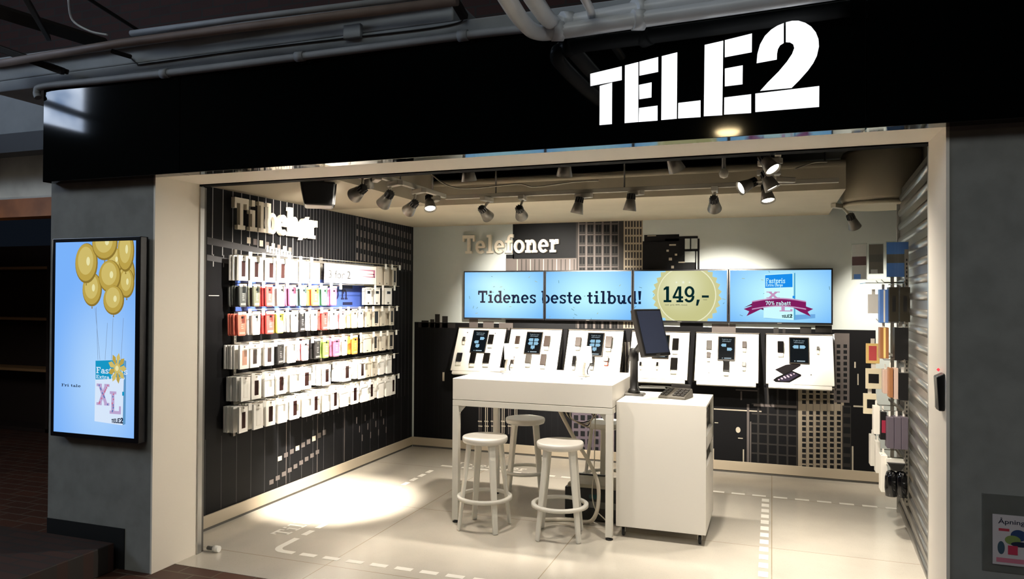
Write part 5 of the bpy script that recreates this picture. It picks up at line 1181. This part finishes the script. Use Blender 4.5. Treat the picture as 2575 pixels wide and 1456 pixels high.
def face(m, fx0, fx1, fz0, fz1):
    def f(t, w, d, h): bx(w * fx0, w * fx1, -d - 0.001, -d, -h * fz1, -h * fz0, m).build('window', t)
    return f
def px_box(x0, y0, x1, y1, Y):
    a, c = at(x0, (y0 + y1) / 2, Y), at(x1, (y0 + y1) / 2, Y); return a.x, c.x, at((x0 + x1) / 2, y1, Y).z, at((x0 + x1) / 2, y0, Y).z
OLV = mat('pack_olive_black', (40, 36, 26), rough=0.4); PURP = mat('pack_purple_grey', (88, 80, 90), rough=0.5); BRNB = mat('pack_brown', (150, 100, 62), rough=0.5); PNKB = mat('pack_beige_pink', (196, 170, 156), rough=0.5); YELB = mat('pack_yellow_frame', (240, 206, 130), rough=0.5); CRM = mat('pack_cream', (238, 226, 196), rough=0.5); WBX = mat('pack_white', (228, 224, 214), rough=0.5)
for (nm, lab, px, Y, dp_, m, ex) in (
    ('accessory_box', 'olive black box on the upper right rack, left of a pair', (2236, 722, 2260, 810), 5.42, 0.10, OLV, face(BLACK, -.35, .35, .25, .7)),
    ('accessory_box', 'olive black box on the upper right rack, right of a pair', (2263, 722, 2289, 810), 5.42, 0.10, OLV, face(BLACK, -.35, .35, .25, .7)),
    ('accessory_box', 'blue-striped box beside the olive black pair on the right rack', (2212, 728, 2234, 812), 5.46, 0.08, mat('pack_blue_stripe', (90, 130, 200), rough=0.3), face(WBX, -.1, .25, .02, .98)),
    ('accessory_box', 'tall black box below the olive pair on the right rack', (2250, 824, 2284, 906), 5.42, 0.09, BLACK, None),
    ('accessory_box', 'brown box edge left of the tall black box on the right rack', (2213, 824, 2235, 902), 5.46, 0.09, BRNB, face(YELB, -.2, .3, .0, .98)),
    ('phone_case_box', 'yellow-framed box with red case on the right rack', (2178, 864, 2212, 914), 5.72, 0.02, YELB, face(mat('case_red', (206, 84, 88), rough=0.4), -.6, .55, .12, .85)),
    ('phone_case_box', 'cream box with square black window on the right rack, upper one', (2177, 927, 2217, 978), 5.72, 0.02, CRM, face(BLACK, -.65, .65, .26, .72)),
    ('phone_case_box', 'cream box with black window on the right rack, lower one', (2171, 990, 2204, 1041), 5.74, 0.02, CRM, face(BLACK, -.45, .9, .28, .72)),
    ('accessory_box', 'narrow brown pack in the middle row of the right rack', (2236, 926, 2246, 1000), 5.42, 0.09, BRNB, None),
    ('accessory_box', 'narrow beige pack in the middle row of the right rack', (2248, 926, 2259, 1004), 5.42, 0.09, PNKB, None),
    ('accessory_box', 'black pack in the middle row of the right rack', (2261, 938, 2284, 1007), 5.42, 0.09, BLACK, None),
    ('accessory_box', 'pale beige pack behind the brown one on the right rack', (2222, 930, 2234, 990), 5.50, 0.09, PNKB, None),
    ('accessory_box', 'grey purple box on the right rack, leftmost of three', (2231, 1050, 2248, 1128), 5.40, 0.10, PURP, None),
    ('accessory_box', 'grey purple box on the right rack, middle of three', (2249, 1050, 2266, 1130), 5.40, 0.10, PURP, None),
    ('accessory_box', 'grey purple box on the right rack, rightmost of three', (2267, 1050, 2284, 1131), 5.40, 0.10, PURP, None),
    ('accessory_box', 'dark box with red side left of the purple boxes', (2214, 1036, 2230, 1106), 5.46, 0.08, BLACK, face(mat('pack_wine', (150, 40, 64), rough=0.4), -.6, .6, .3, .75)),
    ('accessory_box', 'white box left of the dark red-sided box on the right rack', (2197, 1022, 2213, 1092), 5.50, 0.08, WBX, None),
    ('accessory_box', 'white box low on the right rack, leftmost of three', (2189, 1096, 2202, 1172), 5.78, 0.10, WBX, None),
    ('accessory_box', 'white box low on the right rack, middle of three', (2203, 1112, 2214, 1190), 5.62, 0.10, WBX, None),
    ('accessory_box', 'white box low on the right rack, nearest of three', (2216, 1146, 2232, 1238), 5.44, 0.12, WBX, None),
    ('accessory_box', 'plain white pack high on the right rack under the clear holders', (2183, 740, 2211, 788), 5.72, 0.02, CARD, None)):
    a, c, zb, zt = px_box(*px, Y); rbox(nm, lab, 'accessory pack' if nm == 'accessory_box' else 'phone case', a, c, Y, Y + dp_, zb, zt, m, ex)
# black headset bag hanging lowest
a, c, zb, zt = px_box(2231, 1166, 2281, 1243, 5.38); xm = (a + c) / 2; hw = (c - a) / 2
t = thing('headphone_pack', 'black headphones hanging lowest on the right rack', 'headphones', (xm, 5.40, zt), group=PK)
bx(-hw, hw, 0.03, 0.06, -0.02, 0.02, WBX).build('header_card', t)
b = MB(); b.hexa([(-hw * 0.4, 0, -0.055), (hw * 0.4, 0, -0.055), (hw * 0.4, 0.05, -0.055), (-hw * 0.4, 0.05, -0.055)], [(-hw * 0.95, -0.005, -0.004), (hw * 0.95, -0.005, -0.004), (hw * 0.95, 0.055, -0.004), (-hw * 0.95, 0.055, -0.004)], BLACK); b.build('band', t, bevel=0.004)
for s_ in (-1, 1):
    MB(Matrix.Translation((s_ * hw * 0.5, 0.025, -0.14))).lathe([(0.012, -0.09), (0.034, -0.085), (0.040, -0.03), (0.038, 0.04), (0.028, 0.075), (0.012, 0.085)], BLACKG, n=20).build('ear_cup', t)
# clear acrylic sign holders at the top
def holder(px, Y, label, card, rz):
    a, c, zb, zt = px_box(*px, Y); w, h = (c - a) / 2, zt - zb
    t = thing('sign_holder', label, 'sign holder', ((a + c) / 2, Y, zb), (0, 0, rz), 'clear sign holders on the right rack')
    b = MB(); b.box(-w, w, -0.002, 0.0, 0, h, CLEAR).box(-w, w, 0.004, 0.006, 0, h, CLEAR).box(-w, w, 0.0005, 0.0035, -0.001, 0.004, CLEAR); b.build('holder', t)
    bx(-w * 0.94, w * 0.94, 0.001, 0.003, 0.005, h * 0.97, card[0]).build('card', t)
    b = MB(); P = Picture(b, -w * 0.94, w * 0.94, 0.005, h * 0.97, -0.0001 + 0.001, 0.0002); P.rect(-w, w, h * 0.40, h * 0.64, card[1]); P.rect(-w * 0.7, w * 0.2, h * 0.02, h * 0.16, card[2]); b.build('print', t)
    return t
BLUREF = mat('card_blue_reflection', (96, 150, 230), rough=0.4)  # screen reflections in the clear holders, painted as a blue card colour
holder((2140, 612, 2181, 704), 5.80, 'white card with wine print in a clear holder, high on the right rack', (CARD, mat('card_wine', (110, 74, 74), rough=0.5), BLUREF), R(-28))
holder((2228, 606, 2286, 698), 5.45, 'clear holder with grey card and painted blue screen reflection, top of right rack', (BLUREF, mat('card_grey', (120, 116, 108), rough=0.4), BLUREF), R(-6))
holder((2184, 612, 2222, 690), 5.66, 'grey card in a clear holder between the white card and the blue reflection', (mat('card_warm_grey', (140, 134, 122), rough=0.4), mat('card_grey', (120, 116, 108), rough=0.4), CARD), R(-10))
t = thing('shelf_tray', 'clear shallow tray with a curled lip under the sign holders', 'shelf', (0.72, 5.56, 1.706))
MB().box(-0.13, 0.12, -0.14, 0.2, 0, 0.004, CLEAR).box(-0.13, 0.12, -0.144, -0.14, 0, 0.03, CLEAR).build('tray', t)
# door contact on the right jamb
q = atx(2358, 984, OX1 - 0.02)
t = thing('door_sensor', 'black sensor unit with red light on the right jamb', 'sensor', (OX1, q.y, q.z))
b = MB(); b.hexa([(-0.022, -0.03, -0.075), (-0.001, -0.03, -0.075), (-0.001, 0.03, -0.075), (-0.022, 0.03, -0.075)], [(-0.030, -0.03, 0.06), (-0.001, -0.03, 0.075), (-0.001, 0.03, 0.075), (-0.030, 0.03, 0.06)], BLACK); b.build('case', t, bevel=0.004)
bx(-0.0225, -0.002, 0.031, 0.045, -0.07, 0.06, STEEL).build('back_plate', t, bevel=0.002)
MB(Matrix.Translation((-0.012, 0.03, 0.084))).lathe([(0.001, -0.007), (0.007, 0), (0.001, 0.007)], glow('red_led', (255, 60, 70), 1.6), n=12).build('indicator_light', t)
# opening hours poster on the right pier
p0 = at(2497, 1293, YF0 - 0.012); pz = at(2510, 1420, YF0 - 0.012).z
po = thing('opening_hours_poster', 'white opening hours poster in a clear wall holder on the right pier', 'poster', (p0.x, YF0, p0.z))
ph = p0.z - pz; pw = 0.21
b = MB(); b.box(-0.035, pw + 0.03, -0.0035, -0.0015, -ph - 0.03, 0.075, CLEAR); b.build('holder', po)
bx(0, pw, -0.0065, -0.0045, -ph, 0, mat('poster_paper', (206, 198, 200), rough=0.6)).build('sheet', po)
b = MB(); P = Picture(b, 0, pw, -ph, 0, -0.0066, 0.0003); PI_ = mat('poster_ink', (30, 40, 62), rough=0.6)
P.text(sans('\u00c5pningstider', 0.018, 0.16, 0.01), 0.018, -0.034, PI_)
P.ell(0.085, -0.075, 0.026, 0.022, mat('poster_blue', (40, 66, 110), rough=0.6)); P.ell(0.066, -0.094, 0.026, 0.018, mat('poster_green', (130, 150, 84), rough=0.6)); P.rect(0.02, 0.055, -0.062, -0.052, mat('poster_red', (190, 60, 76), rough=0.6)); P.ell(0.09, -0.108, 0.03, 0.01, PI_)
P.ell(0.028, -ph * 0.66, 0.012, 0.025, mat('poster_slate', (60, 84, 100), rough=0.6)); P.rect(0.05, 0.082, -ph * 0.78, -ph * 0.6, mat('poster_crimson', (196, 56, 84), rough=0.6)); P.ell(0.125, -ph * 0.66, 0.014, 0.03, PI_)
P.rect(0.012, pw - 0.01, -ph * 0.95, -ph * 0.86, mat('poster_pink', (206, 120, 140), rough=0.6)); b.build('print', po)
